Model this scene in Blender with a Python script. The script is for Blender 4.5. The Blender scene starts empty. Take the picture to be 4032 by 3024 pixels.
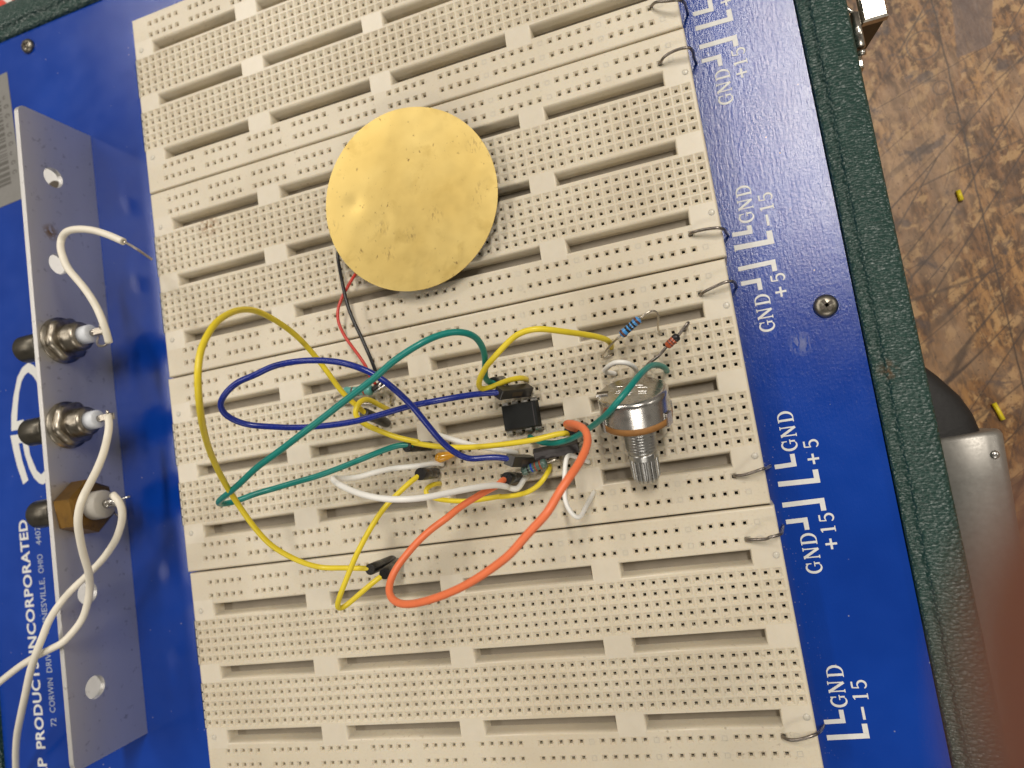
import bpy, bmesh, math, random
from mathutils import Vector, Matrix
random.seed(7)
MM = 0.001          # everything below is measured in millimetres, z = 0 on the breadboard tops
PANEL_Z = -8.5
TABLE_Z = -80.0
scene = bpy.context.scene
col = scene.collection
# measured geometry of the photographed things (mm)
D = {'block': [(90.01, 8.55, 86.77, -21.27), (86.77, -21.27, 97.07, -19.91), (97.07, -19.91, 101.72, 4.2)],
 'blue': [(-54.07, -110.25, 11.0), (-59.22, -109.81, 13.0), (-64.03, -109.91, 16.0), (-69.17, -110.1, 18.0), (-74.76, -110.29, 19.0), (-80.46, -110.96, 20.0),
          (-88.3, -111.74, 21.0), (-96.13, -111.62, 22.0), (-104.0, -110.82, 23.0), (-109.74, -109.69, 24.0), (-115.11, -108.29, 26.0), (-117.32, -106.72, 28.0),
          (-118.32, -104.88, 30.0), (-118.2, -103.31, 31.0), (-115.92, -101.23, 32.0), (-112.11, -98.94, 32.0), (-106.4, -97.86, 32.0), (-102.73, -96.63, 31.0),
          (-97.1, -96.38, 30.0), (-91.01, -97.19, 30.0), (-85.17, -98.77, 30.0), (-80.35, -101.01, 30.0), (-77.31, -103.15, 29.0), (-74.75, -105.83, 28.0),
          (-71.91, -110.45, 25.0), (-70.11, -115.0, 22.0), (-68.24, -119.66, 19.0), (-66.37, -122.48, 17.0), (-63.58, -124.7, 15.0), (-60.08, -124.96, 14.0),
          (-56.62, -125.44, 13.0), (-54.05, -126.41, 12.0), (-53.48, -126.71, 11.5)],
 'boxes': {'b0': [(-54.62, -110.31, 11.0), (-50.12, -109.94, 1.5)],
           'b1': [(-54.25, -126.58, 12.0), (-52.29, -127.56, 1.5)],
           'grey': [(-50.69, -126.28, 4.0), (-39.74, -125.54, 2.5)],
           'greypin': [(-39.57, -125.1, 3.0), (-38.8, -124.78, 0.0)]},
 'cap': [(-76.04, -123.24, 2.6), (-71.41, -122.85, 1.6)],
 'chip': [(-56.66, -119.43, 0.0), (-49.49, -119.46, 0.0), (-56.4, -112.13, 0.0), (-49.44, -112.2, 0.0), (-52.06, -115.87, 4.0)],
 'diode': {'body': [(-14.8, -106.35, 8.0), (-11.74, -104.38, 8.6)],
           'l0': [(-14.8, -106.35, 8.0), (-16.52, -107.78, 7.8), (-18.7, -109.0, 7.6), (-19.6, -109.41, 7.0), (-20.01, -109.42, 5.0), (-20.66, -109.59, -1.0)],
           'l1': [(-11.74, -104.38, 8.6), (-10.43, -103.2, 9.0), (-9.28, -102.09, 9.0), (-9.12, -101.91, 8.0), (-9.42, -101.94, 5.0), (-10.26, -102.08, -1.0)]},
 'disc_stains': [(-53.6, -57.2, 5.0), (-53.7, -45.4, 5.0), (-66.9, -60.9, 5.0), (-82.2, -60.9, 5.0), (-74.5, -64.4, 5.0), (-55.1, -59.7, 5.0), (-96.3, -57.4, 5.0),
                 (-81.4, -67.9, 5.0)],
 'finger': [(5.15, 3.6, 6.2), (6.35, 3.65, 6.2), (9.2, 3.9, 6.4), (13.8, 4.6, 6.9), (21.8, 6.4, 7.9), (31.8, 9.4, 8.6), (43.8, 13.8, 8.6)],
 'joint': [(-91.65, -102.88, 3.5), (-89.44, -102.13, 4.0), (-87.9, -101.58, 4.0)],
 'lead_black': [(-94.98, -60.93, 4.0), (-96.99, -64.17, 4.0), (-97.02, -65.65, 4.0), (-96.36, -68.63, 5.0), (-95.26, -73.27, 6.5), (-94.64, -77.54, 7.0),
                (-94.15, -80.6, 7.0), (-92.94, -85.04, 7.0), (-91.62, -88.65, 7.0), (-90.38, -92.62, 7.0), (-89.72, -95.59, 6.5), (-89.36, -98.1, 6.0),
                (-88.99, -100.58, 5.0), (-89.02, -101.76, 4.0)],
 'lead_red': [(-89.52, -69.11, 4.0), (-92.64, -71.07, 4.0), (-94.62, -73.66, 4.5), (-96.16, -75.79, 5.0), (-97.27, -77.99, 5.5), (-97.97, -80.06, 6.0),
              (-98.04, -82.67, 6.5), (-97.65, -84.87, 6.5), (-96.56, -88.19, 6.0), (-94.5, -91.73, 6.0), (-92.67, -95.0, 6.0), (-91.72, -97.63, 5.5),
              (-91.45, -100.14, 5.0), (-90.61, -101.69, 4.0)],
 'links': [[(-4.59, -21.08, -1.0), (-4.37, -21.69, 0.5), (-3.36, -22.06, 2.0), (-0.88, -23.29, 3.0), (1.92, -24.13, 3.2), (3.05, -23.89, 1.5), (3.7, -22.2, -4.0),
            (4.13, -21.32, -8.5)],
           [(-4.96, -36.11, -1.0), (-4.75, -36.62, 0.8), (-3.73, -36.2, 2.0), (-1.6, -35.84, 2.6), (0.94, -36.0, 3.0), (2.34, -36.27, 2.8), (3.0, -36.27, 1.0),
            (3.35, -35.44, -4.0), (3.95, -34.73, -8.5)],
           [(-5.47, -79.91, -1.0), (-5.15, -79.92, 0.6), (-3.87, -79.94, 1.6), (-1.4, -80.14, 2.2), (1.32, -80.62, 2.6), (2.39, -80.91, 1.6), (3.06, -80.67, -3.0),
            (3.74, -80.12, -8.5)],
           [(-5.52, -94.78, -1.0), (-5.23, -94.75, 0.6), (-4.28, -94.5, 1.8), (-2.45, -94.13, 2.6), (0.43, -93.55, 3.0), (1.82, -93.52, 2.6), (2.67, -93.56, 0.0),
            (3.1, -93.5, -4.0), (3.38, -93.19, -8.5)],
           [(-5.38, -137.96, -1.0), (-5.07, -137.77, 0.6), (-3.27, -137.79, 1.6), (-1.22, -137.38, 2.4), (1.2, -136.87, 2.4), (1.83, -137.1, 0.0), (2.59, -137.21, -4.0),
            (3.34, -137.29, -8.5)],
           [(-5.35, -152.51, -1.0), (-5.08, -152.34, 0.6), (-3.52, -152.37, 1.6), (-0.62, -152.28, 2.6), (-0.42, -151.97, 3.0), (1.06, -151.83, 3.0),
            (2.26, -151.67, 2.0), (3.01, -151.72, -3.0), (3.73, -151.57, -8.5)],
           [(-5.22, -196.2, -1.0), (-5.1, -195.84, 0.6), (-4.49, -195.89, 1.6), (-2.79, -195.78, 2.4), (-0.68, -195.32, 2.6), (1.68, -194.84, 2.0), (3.23, -196.1, -3.0),
            (4.29, -197.54, -8.5)]],
 'logo1': [(-237.17, -91.55), (-236.6, -86.3), (-234.91, -79.89), (-232.45, -73.61), (-229.94, -70.7), (-226.97, -69.37), (-224.66, -70.73), (-222.81, -72.94),
           (-221.62, -74.75), (-220.53, -77.32), (-222.32, -79.39), (-224.2, -76.01), (-225.39, -74.2), (-227.33, -72.7), (-229.0, -73.42), (-230.68, -75.26),
           (-232.26, -79.0), (-233.45, -84.15), (-234.29, -88.59), (-231.17, -88.51), (-231.51, -91.63)],
 'logo2': [(-237.75, -93.03), (-231.21, -93.34), (-230.2, -95.61), (-229.52, -100.91), (-227.23, -106.56), (-225.35, -108.21), (-223.14, -106.81), (-220.9, -108.67),
           (-221.91, -110.38), (-224.91, -111.59), (-226.49, -111.01), (-228.73, -108.85), (-230.44, -105.49), (-231.96, -100.24), (-232.46, -96.31), (-234.27, -96.26),
           (-233.41, -101.92), (-231.28, -109.29), (-233.71, -110.46), (-235.76, -104.12), (-237.03, -98.23)],
 'orange': [(-56.7, -130.77, 9.0), (-57.87, -130.96, 11.0), (-57.51, -131.42, 12.0), (-60.98, -132.85, 15.0), (-63.95, -134.29, 18.0), (-66.43, -135.58, 20.0),
            (-67.71, -136.8, 22.0), (-70.91, -138.56, 24.0), (-73.73, -140.66, 26.0), (-76.16, -143.09, 28.0), (-78.63, -146.11, 30.0), (-79.43, -148.89, 32.0),
            (-78.38, -150.76, 34.0), (-75.72, -151.75, 36.0), (-71.94, -151.77, 38.0), (-67.49, -151.01, 40.0), (-61.44, -149.48, 42.0), (-55.56, -147.36, 44.0),
            (-50.19, -144.81, 45.0), (-46.23, -142.54, 46.0), (-44.17, -140.75, 46.0), (-41.14, -138.31, 46.0), (-38.48, -136.27, 46.0), (-36.45, -133.3, 44.0),
            (-34.56, -131.1, 43.0), (-32.74, -128.72, 40.0), (-31.59, -126.4, 37.0), (-31.31, -124.45, 34.0), (-32.09, -122.55, 31.0), (-34.11, -121.27, 27.0),
            (-36.86, -120.45, 22.0), (-38.73, -120.35, 17.0), (-39.11, -120.86, 13.0), (-38.66, -121.43, 10.0), (-38.03, -121.85, 8.0)],
 'plugs': {'o0': [(-56.6, -130.67, 9.5), (-56.38, -131.03, 1.0)],
           'o1': [(-38.43, -122.04, 8.5), (-37.52, -121.25, 1.0)],
           't0': [(-56.46, -107.34, 9.0), (-56.0, -106.26, 6.0), (-56.66, -106.41, 1.0)],
           't1': [(-80.88, -119.4, 10.0), (-78.58, -119.97, 1.0)],
           'yb0': [(-90.45, -109.58, 12.0), (-90.32, -112.17, 1.0)],
           'yb1': [(-93.88, -147.81, 13.0), (-94.04, -147.88, 1.0)],
           'ym1': [(-39.95, -121.6, 8.0), (-39.02, -121.01, 1.0)],
           'ys0': [(-77.77, -126.6, 11.5), (-78.35, -127.01, 1.0)],
           'ys1': [(-89.96, -149.09, 13.5), (-92.58, -148.71, 1.0)]},
 'pot': [(-23.41, -115.08, 14.5), (-24.59, -135.7, 3.9)],
 'res_blue': {'body': [(-24.59, -101.71, 7.5), (-19.62, -98.84, 8.5)],
              'l0': [(-24.59, -101.71, 7.5), (-25.07, -101.98, 7.5), (-27.22, -103.08, 6.0), (-29.21, -104.28, 4.0), (-30.32, -104.94, 2.0), (-30.62, -105.26, 0.8),
                     (-30.1, -105.43, 0.6), (-28.68, -105.03, 0.5), (-28.37, -104.57, -1.0)],
              'l1': [(-19.62, -98.84, 8.5), (-18.76, -98.47, 8.7), (-18.14, -98.09, 8.7), (-16.96, -97.7, 8.5), (-16.16, -97.63, 8.0), (-15.61, -98.06, 7.0),
                     (-15.57, -98.94, 6.0), (-16.17, -100.6, 3.0), (-16.31, -101.5, 1.0), (-16.0, -102.15, 0.3), (-15.68, -102.1, -1.0)]},
 'res_green': {'body': [(-54.2, -129.72, 5.0), (-47.59, -128.47, 5.0)],
               'l0': [(-54.2, -129.72, 5.0), (-55.62, -129.93, 4.6), (-57.26, -130.09, 3.5), (-58.41, -130.4, 1.5), (-59.37, -130.55, -1.0)],
               'l1': [(-47.59, -128.47, 5.0), (-46.62, -128.23, 5.0), (-45.02, -128.07, 4.5), (-44.9, -128.77, 2.5), (-45.02, -129.56, 0.5), (-45.31, -129.77, -1.0)]},
 'res_teal': {'body': [(-100.33, -101.98, 4.0), (-92.01, -102.84, 4.0)],
              'l0': [(-100.33, -101.98, 4.0), (-101.47, -102.52, 3.5), (-104.02, -102.81, 2.5), (-105.22, -103.27, 1.6), (-105.1, -103.9, 1.0), (-103.37, -104.41, 0.8),
                     (-97.85, -105.33, 0.7), (-92.47, -106.56, 0.6), (-91.42, -106.96, -1.0)],
              'l1': [(-91.99, -102.68, 4.0), (-90.92, -102.28, 4.0), (-89.13, -102.48, 4.0), (-87.66, -103.07, 3.5), (-87.11, -104.12, 2.6), (-87.36, -105.12, 1.8),
                     (-88.44, -105.75, 1.2), (-88.73, -106.36, 0.8), (-88.36, -107.08, 0.3), (-88.85, -107.13, -1.0)]},
 'rimspot': (31.1, -119.3, -4.5),
 'rust': (-140.9, -43.9, 0.0),
 'screws': [(22.17, -101.91), (-214.37, 42.44)],
 'scuff': (15.3, -109.7, -8.5),
 'seams': [(83.44351897788165, 0.048714595868204924, 83.91338269526108, -57.90068751401013)],
 'teal': [(-55.5, -107.71, 9.0), (-57.14, -107.59, 10.0), (-57.29, -106.3, 13.0), (-55.09, -103.73, 18.0), (-53.69, -101.12, 22.0), (-53.55, -98.85, 26.0),
          (-54.46, -97.93, 29.0), (-56.48, -97.48, 31.0), (-59.65, -97.9, 33.0), (-62.52, -99.08, 35.0), (-65.85, -100.53, 36.0), (-69.22, -102.3, 37.0),
          (-73.2, -104.56, 37.0), (-76.62, -106.59, 38.0), (-81.4, -108.82, 38.0), (-86.67, -111.36, 38.0), (-92.02, -113.8, 38.0), (-99.04, -116.68, 37.0),
          (-106.25, -119.5, 36.0), (-111.06, -121.89, 35.0), (-115.08, -123.64, 34.0), (-120.37, -125.01, 31.0), (-123.14, -125.7, 29.0), (-125.24, -126.4, 26.0),
          (-124.87, -126.53, 24.0), (-123.48, -126.21, 22.0), (-119.43, -125.2, 20.0), (-116.27, -124.72, 18.0), (-110.02, -123.92, 17.0), (-103.84, -123.17, 16.0),
          (-98.24, -121.95, 14.0), (-92.02, -120.55, 13.0), (-85.85, -119.17, 12.0), (-81.99, -118.69, 11.0), (-79.57, -119.21, 10.0)],
 'teal_short': [(-16.12, -111.18, 0.0), (-16.0, -111.04, 3.0), (-16.25, -110.67, 6.0), (-17.17, -110.23, 9.0), (-18.4, -110.38, 13.0), (-19.72, -111.47, 17.0),
                (-21.53, -113.64, 22.0), (-23.5, -115.96, 25.0), (-25.61, -117.88, 26.0), (-28.16, -119.7, 24.0), (-31.02, -120.95, 20.0), (-33.98, -122.05, 16.0),
                (-36.85, -122.99, 13.0), (-40.17, -123.81, 10.0), (-43.3, -124.13, 8.0), (-46.41, -123.84, 6.0), (-49.16, -123.12, 4.0), (-50.8, -122.15, 2.5),
                (-52.21, -121.57, 0.0)],
 'text': {'s0': {'GND': [(9.16, -45.93), (9.28, -42.86), (9.46, -39.51)],
                 'Lin': [(5.33, -21.81), (9.82, -22.07), (9.7, -19.39)],
                 'Lout': [(5.28, -25.75), (13.82, -25.98), (13.72, -23.43)],
                 'Rin': [(5.25, -34.58), (9.46, -34.71), (9.4, -37.15)],
                 'Rout': [(5.33, -30.84), (13.88, -31.0), (13.8, -33.32)],
                 'num15': [(14.11, -37.7), (14.1, -34.95)],
                 'pl': [(13.94, -40.49)],
                 'plus': [(13.54, -21.13)]},
          's1': {'GND1': [(8.68, -76.62), (8.95, -73.42), (9.08, -69.99)],
                 'GND2': [(8.6, -104.02), (8.62, -100.97), (8.61, -97.52)],
                 'Lin': [(4.68, -80.15), (8.88, -80.41), (8.94, -78.72)],
                 'Lout': [(4.56, -83.51), (13.14, -83.84), (13.33, -81.12)],
                 'Rin': [(4.53, -92.58), (8.68, -92.64), (8.65, -94.99)],
                 'Rout': [(4.55, -88.89), (12.7, -88.87), (12.63, -91.18)],
                 'minus': [(13.35, -77.13), (13.21, -79.98)],
                 'n15': [(13.62, -75.38), (13.74, -72.74)],
                 'n5': [(13.0, -92.93)],
                 'pl': [(13.12, -96.43)]},
          's2': {'GND1': [(8.46, -133.07), (8.73, -129.86), (8.69, -126.34)],
                 'GND2': [(8.7, -161.89), (8.68, -158.56), (8.64, -155.3)],
                 'Lin': [(4.31, -137.7), (8.66, -137.63), (8.65, -135.16)],
                 'Lout': [(4.34, -141.83), (13.0, -142.03), (13.11, -139.47)],
                 'Rin': [(4.49, -150.79), (8.78, -150.75), (8.79, -153.09)],
                 'Rout': [(4.38, -146.81), (13.14, -146.76), (13.16, -149.12)],
                 'n15': [(13.24, -153.46), (13.35, -150.81)],
                 'n5': [(13.13, -133.44)],
                 'pl': [(13.33, -156.87)],
                 'pl1': [(13.06, -136.97)]},
          's3': {'GND1': [(8.49, -192.21), (8.5, -189.08), (8.77, -185.58)],
                 'Lin': [(4.49, -196.72), (8.54, -196.59), (8.74, -194.1)],
                 'Lout': [(4.46, -200.2), (12.87, -199.99), (12.99, -197.35)],
                 'minus': [(13.13, -193.65), (13.01, -196.53)],
                 'n15': [(13.14, -191.34), (13.28, -188.77)]}},
 'white_a': [(-166.0, -97.85, 17.92), (-165.0, -100.81, 18.9), (-165.0, -104.2, 19.86), (-164.0, -108.46, 22.43), (-164.0, -112.46, 24.74), (-164.0, -116.3, 27.44),
             (-164.0, -120.02, 30.04), (-165.0, -122.97, 30.36), (-166.0, -125.27, 29.96), (-168.0, -128.88, 28.17), (-171.0, -133.93, 24.98), (-174.0, -138.83, 21.41),
             (-178.0, -143.39, 17.92), (-181.0, -147.74, 16.33), (-184.5, -152.7, 15.75), (-187.0, -155.62, 16.77), (-188.2, -157.58, 18.76), (-192.51, -158.99, 18.6),
             (-199.65, -160.9, 17.2), (-207.35, -163.34, 16.0), (-216.44, -166.82, 14.0), (-226.5, -171.06, 12.0)],
 'white_arc': [(-28.4, -109.7, 0.0), (-29.14, -109.31, 1.2), (-30.0, -109.34, 2.5), (-30.22, -108.96, 4.0), (-28.67, -108.27, 7.0), (-26.92, -107.84, 8.5),
               (-25.45, -108.01, 9.0), (-24.16, -108.42, 8.5), (-23.31, -109.04, 7.0), (-22.92, -109.77, 4.0), (-23.18, -110.34, 0.0)],
 'white_b': [(-166.0, -119.56, 18.91), (-164.0, -121.69, 19.02), (-164.0, -123.87, 18.27), (-165.0, -125.92, 17.42), (-167.0, -127.98, 16.19), (-171.0, -132.02, 14.7),
             (-175.0, -135.17, 13.92), (-179.0, -138.05, 13.65), (-183.5, -141.02, 13.97), (-187.0, -143.98, 15.64), (-188.2, -147.05, 18.7), (-191.0, -151.03, 20.0),
             (-193.07, -154.93, 20.5), (-195.79, -158.93, 20.5), (-200.6, -164.19, 19.0), (-207.38, -171.75, 16.0), (-215.25, -179.08, 12.0), (-224.09, -186.25, 7.0),
             (-232.14, -193.78, 2.0), (-239.6, -201.65, -3.0)],
 'white_big': [(-76.9, -125.04, 0.0), (-76.17, -124.69, 2.0), (-77.7, -124.51, 4.0), (-79.22, -124.56, 6.0), (-81.7, -124.47, 8.0), (-85.82, -124.22, 10.0),
               (-89.12, -124.44, 13.0), (-92.41, -124.99, 15.0), (-94.7, -125.01, 17.0), (-95.83, -124.57, 20.0), (-95.42, -124.3, 23.0), (-92.69, -125.42, 26.0),
               (-87.93, -127.31, 29.0), (-82.55, -128.93, 32.0), (-78.4, -130.08, 33.0), (-74.81, -130.8, 33.0), (-71.7, -131.21, 32.0), (-69.01, -131.44, 30.0),
               (-65.22, -131.34, 26.0), (-61.6, -131.28, 21.0), (-59.29, -131.44, 17.0), (-57.64, -131.86, 13.0), (-56.43, -132.85, 10.0), (-57.93, -132.16, 9.0),
               (-56.84, -133.14, 8.0), (-55.86, -133.95, 7.0), (-55.15, -133.55, 6.0), (-54.92, -132.42, 4.0), (-54.37, -131.37, 2.0), (-54.42, -131.14, 0.0)],
 'white_flat': [(-78.26, -116.73, 0.0), (-76.95, -117.06, 1.5), (-74.68, -117.78, 3.0), (-72.15, -118.76, 4.5), (-68.62, -120.2, 5.5), (-64.55, -121.8, 6.0),
                (-61.03, -123.12, 5.0), (-58.25, -123.99, 4.0), (-56.71, -124.59, 2.5), (-56.24, -125.06, 0.0)],
 'white_strip': [(-153.0, -51.39, 19.81), (-158.0, -48.25, 19.89), (-163.0, -45.74, 20.11), (-168.0, -44.31, 20.51), (-172.0, -44.09, 20.48), (-175.0, -45.34, 19.7),
                 (-175.0, -47.75, 20.16), (-174.0, -50.6, 20.63), (-172.0, -54.94, 21.04), (-170.0, -58.0, 20.64), (-168.0, -61.04, 20.24), (-166.0, -64.52, 19.91),
                 (-165.0, -67.71, 19.16), (-164.0, -70.97, 18.92), (-164.0, -74.37, 17.89), (-165.0, -77.1, 16.37)],
 'white_strip_bare': [(-150.0, -55.76, 13.49), (-150.5, -54.59, 15.29), (-151.0, -53.3, 17.82), (-152.0, -52.21, 18.81), (-153.0, -51.32, 20.06)],
 'white_strip_tail': [(-165.0, -76.88, 16.4), (-166.0, -77.57, 16.33), (-169.0, -77.39, 15.88), (-173.0, -74.69, 12.81), (-176.0, -72.55, 9.41)],
 'white_vee': [(-38.28, -130.01, 0.0), (-38.54, -129.59, 1.5), (-39.35, -128.86, 3.0), (-40.62, -127.97, 5.0), (-41.29, -127.29, 7.0), (-41.77, -127.43, 8.0),
               (-42.14, -128.51, 8.5), (-42.47, -130.31, 9.0), (-42.85, -133.05, 10.0), (-43.07, -135.77, 11.0), (-42.97, -137.79, 12.0), (-42.41, -139.48, 12.5),
               (-41.39, -140.92, 13.0), (-40.63, -141.75, 12.5), (-40.08, -141.7, 12.0), (-39.65, -140.98, 11.0), (-38.96, -139.47, 8.0), (-38.27, -138.0, 4.0),
               (-38.27, -137.31, 0.0)],
 'yellow_big': [(-90.12, -109.82, 12.0), (-91.51, -106.97, 15.0), (-93.35, -103.8, 17.0), (-94.97, -99.35, 19.0), (-96.67, -94.26, 22.0), (-96.79, -90.34, 28.0),
                (-96.54, -87.62, 36.0), (-96.32, -86.48, 43.0), (-95.53, -87.33, 49.0), (-94.68, -89.16, 54.0), (-94.52, -91.48, 58.0), (-94.45, -94.58, 61.0),
                (-94.56, -97.71, 63.0), (-94.71, -101.51, 64.0), (-95.96, -104.97, 63.0), (-98.58, -108.53, 60.0), (-103.41, -111.72, 54.0), (-109.2, -115.61, 46.0),
                (-113.86, -120.56, 38.0), (-116.59, -126.21, 31.0), (-115.92, -133.58, 26.0), (-114.41, -138.13, 23.0), (-111.76, -141.69, 20.0),
                (-108.61, -144.17, 18.0), (-105.74, -145.77, 16.0), (-100.76, -146.5, 15.0), (-96.25, -147.26, 14.0), (-93.23, -147.79, 13.0)],
 'yellow_low': [(-78.27, -129.92, 0.0), (-77.75, -129.84, 2.0), (-78.06, -129.73, 5.0), (-78.98, -130.09, 6.5), (-79.66, -130.96, 7.0), (-79.54, -131.9, 7.0),
                (-78.22, -132.89, 6.5), (-75.56, -133.9, 6.0), (-72.31, -134.54, 6.0), (-69.08, -135.02, 6.0), (-64.19, -135.02, 6.0), (-59.35, -134.88, 6.0),
                (-61.73, -134.92, 6.0), (-57.78, -135.15, 6.0), (-54.62, -135.11, 6.0), (-52.19, -134.53, 6.0), (-50.15, -133.46, 6.0), (-48.53, -132.05, 6.0),
                (-47.65, -130.77, 5.0), (-47.58, -129.87, 3.0), (-48.21, -129.53, 0.0)],
 'yellow_mid': [(-90.26, -108.26, 0.0), (-88.73, -108.32, 4.0), (-88.63, -107.44, 8.0), (-88.95, -106.35, 11.0), (-89.15, -106.01, 14.0), (-89.47, -106.55, 16.0),
                (-90.12, -107.84, 17.0), (-90.73, -109.11, 17.0), (-90.57, -110.36, 17.0), (-90.05, -111.66, 16.0), (-88.28, -113.17, 15.0), (-86.44, -114.39, 14.0),
                (-83.82, -116.04, 13.0), (-81.14, -117.39, 12.0), (-76.83, -118.99, 11.0), (-79.81, -118.36, 11.0), (-72.61, -120.59, 11.0), (-65.84, -121.78, 11.0),
                (-59.93, -122.36, 11.0), (-53.74, -122.58, 11.0), (-47.99, -122.6, 11.0), (-44.4, -122.25, 10.0), (-41.59, -122.05, 9.0), (-39.63, -122.48, 8.0)],
 'yellow_right': [(-50.72, -107.01, 0.0), (-50.38, -107.11, 2.0), (-50.32, -107.08, 4.0), (-50.82, -106.93, 5.5), (-52.31, -107.13, 7.0), (-54.13, -107.6, 9.0),
                  (-55.97, -108.44, 11.0), (-57.58, -108.87, 12.0), (-58.49, -108.98, 13.0), (-58.85, -108.52, 14.0), (-58.01, -107.3, 16.0), (-56.42, -106.1, 18.0),
                  (-54.44, -104.74, 20.0), (-52.27, -103.75, 22.0), (-46.45, -99.99, 23.0), (-43.88, -99.23, 24.0), (-40.68, -99.08, 24.0), (-37.77, -99.61, 22.0),
                  (-35.05, -100.25, 19.0), (-32.41, -100.74, 15.0), (-29.66, -101.45, 11.0), (-28.03, -102.03, 7.0), (-27.82, -102.64, 3.0), (-28.2, -103.09, 0.0)],
 'yellow_short': [(-77.88, -126.44, 11.0), (-79.85, -128.09, 14.0), (-82.53, -130.35, 16.0), (-84.71, -132.44, 18.0), (-87.02, -134.93, 19.0), (-88.92, -137.48, 20.0),
                  (-90.84, -140.37, 21.0), (-92.8, -143.59, 22.0), (-94.94, -146.97, 22.0), (-97.09, -150.36, 22.0), (-99.29, -153.3, 21.0), (-100.4, -154.99, 20.0),
                  (-100.29, -155.55, 19.0), (-99.35, -155.16, 18.0), (-96.72, -153.43, 17.0), (-94.07, -151.68, 16.0), (-91.87, -150.26, 15.0), (-89.88, -149.09, 13.0)]}
D["cam"] = {'C': [-6.893, -124.344, 165.079], 'R': [[0.9452276, -0.1514835, -0.2891325], [-0.1729025, -0.9836752, -0.0498788], [-0.2768566, 0.0971386, -0.9559888]], 'f': 2661.527, 'PB': 58.101}
LIGHT = {'world': 0.40, 'exp': 0.12, 'lamps': [(500, 830, 2000, 150, 1000, 31), (-1750, 250, 2000, 260, 1500, 15), (200, -2300, 1800, 1500, 260, 20), (-1300, 1600, 2000, 1000, 260, 19), (2300, 500, 1700, 260, 1200, 13)]}  # last lamp is an added fill from the right, brightening the bracket plate

V = Vector

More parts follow.
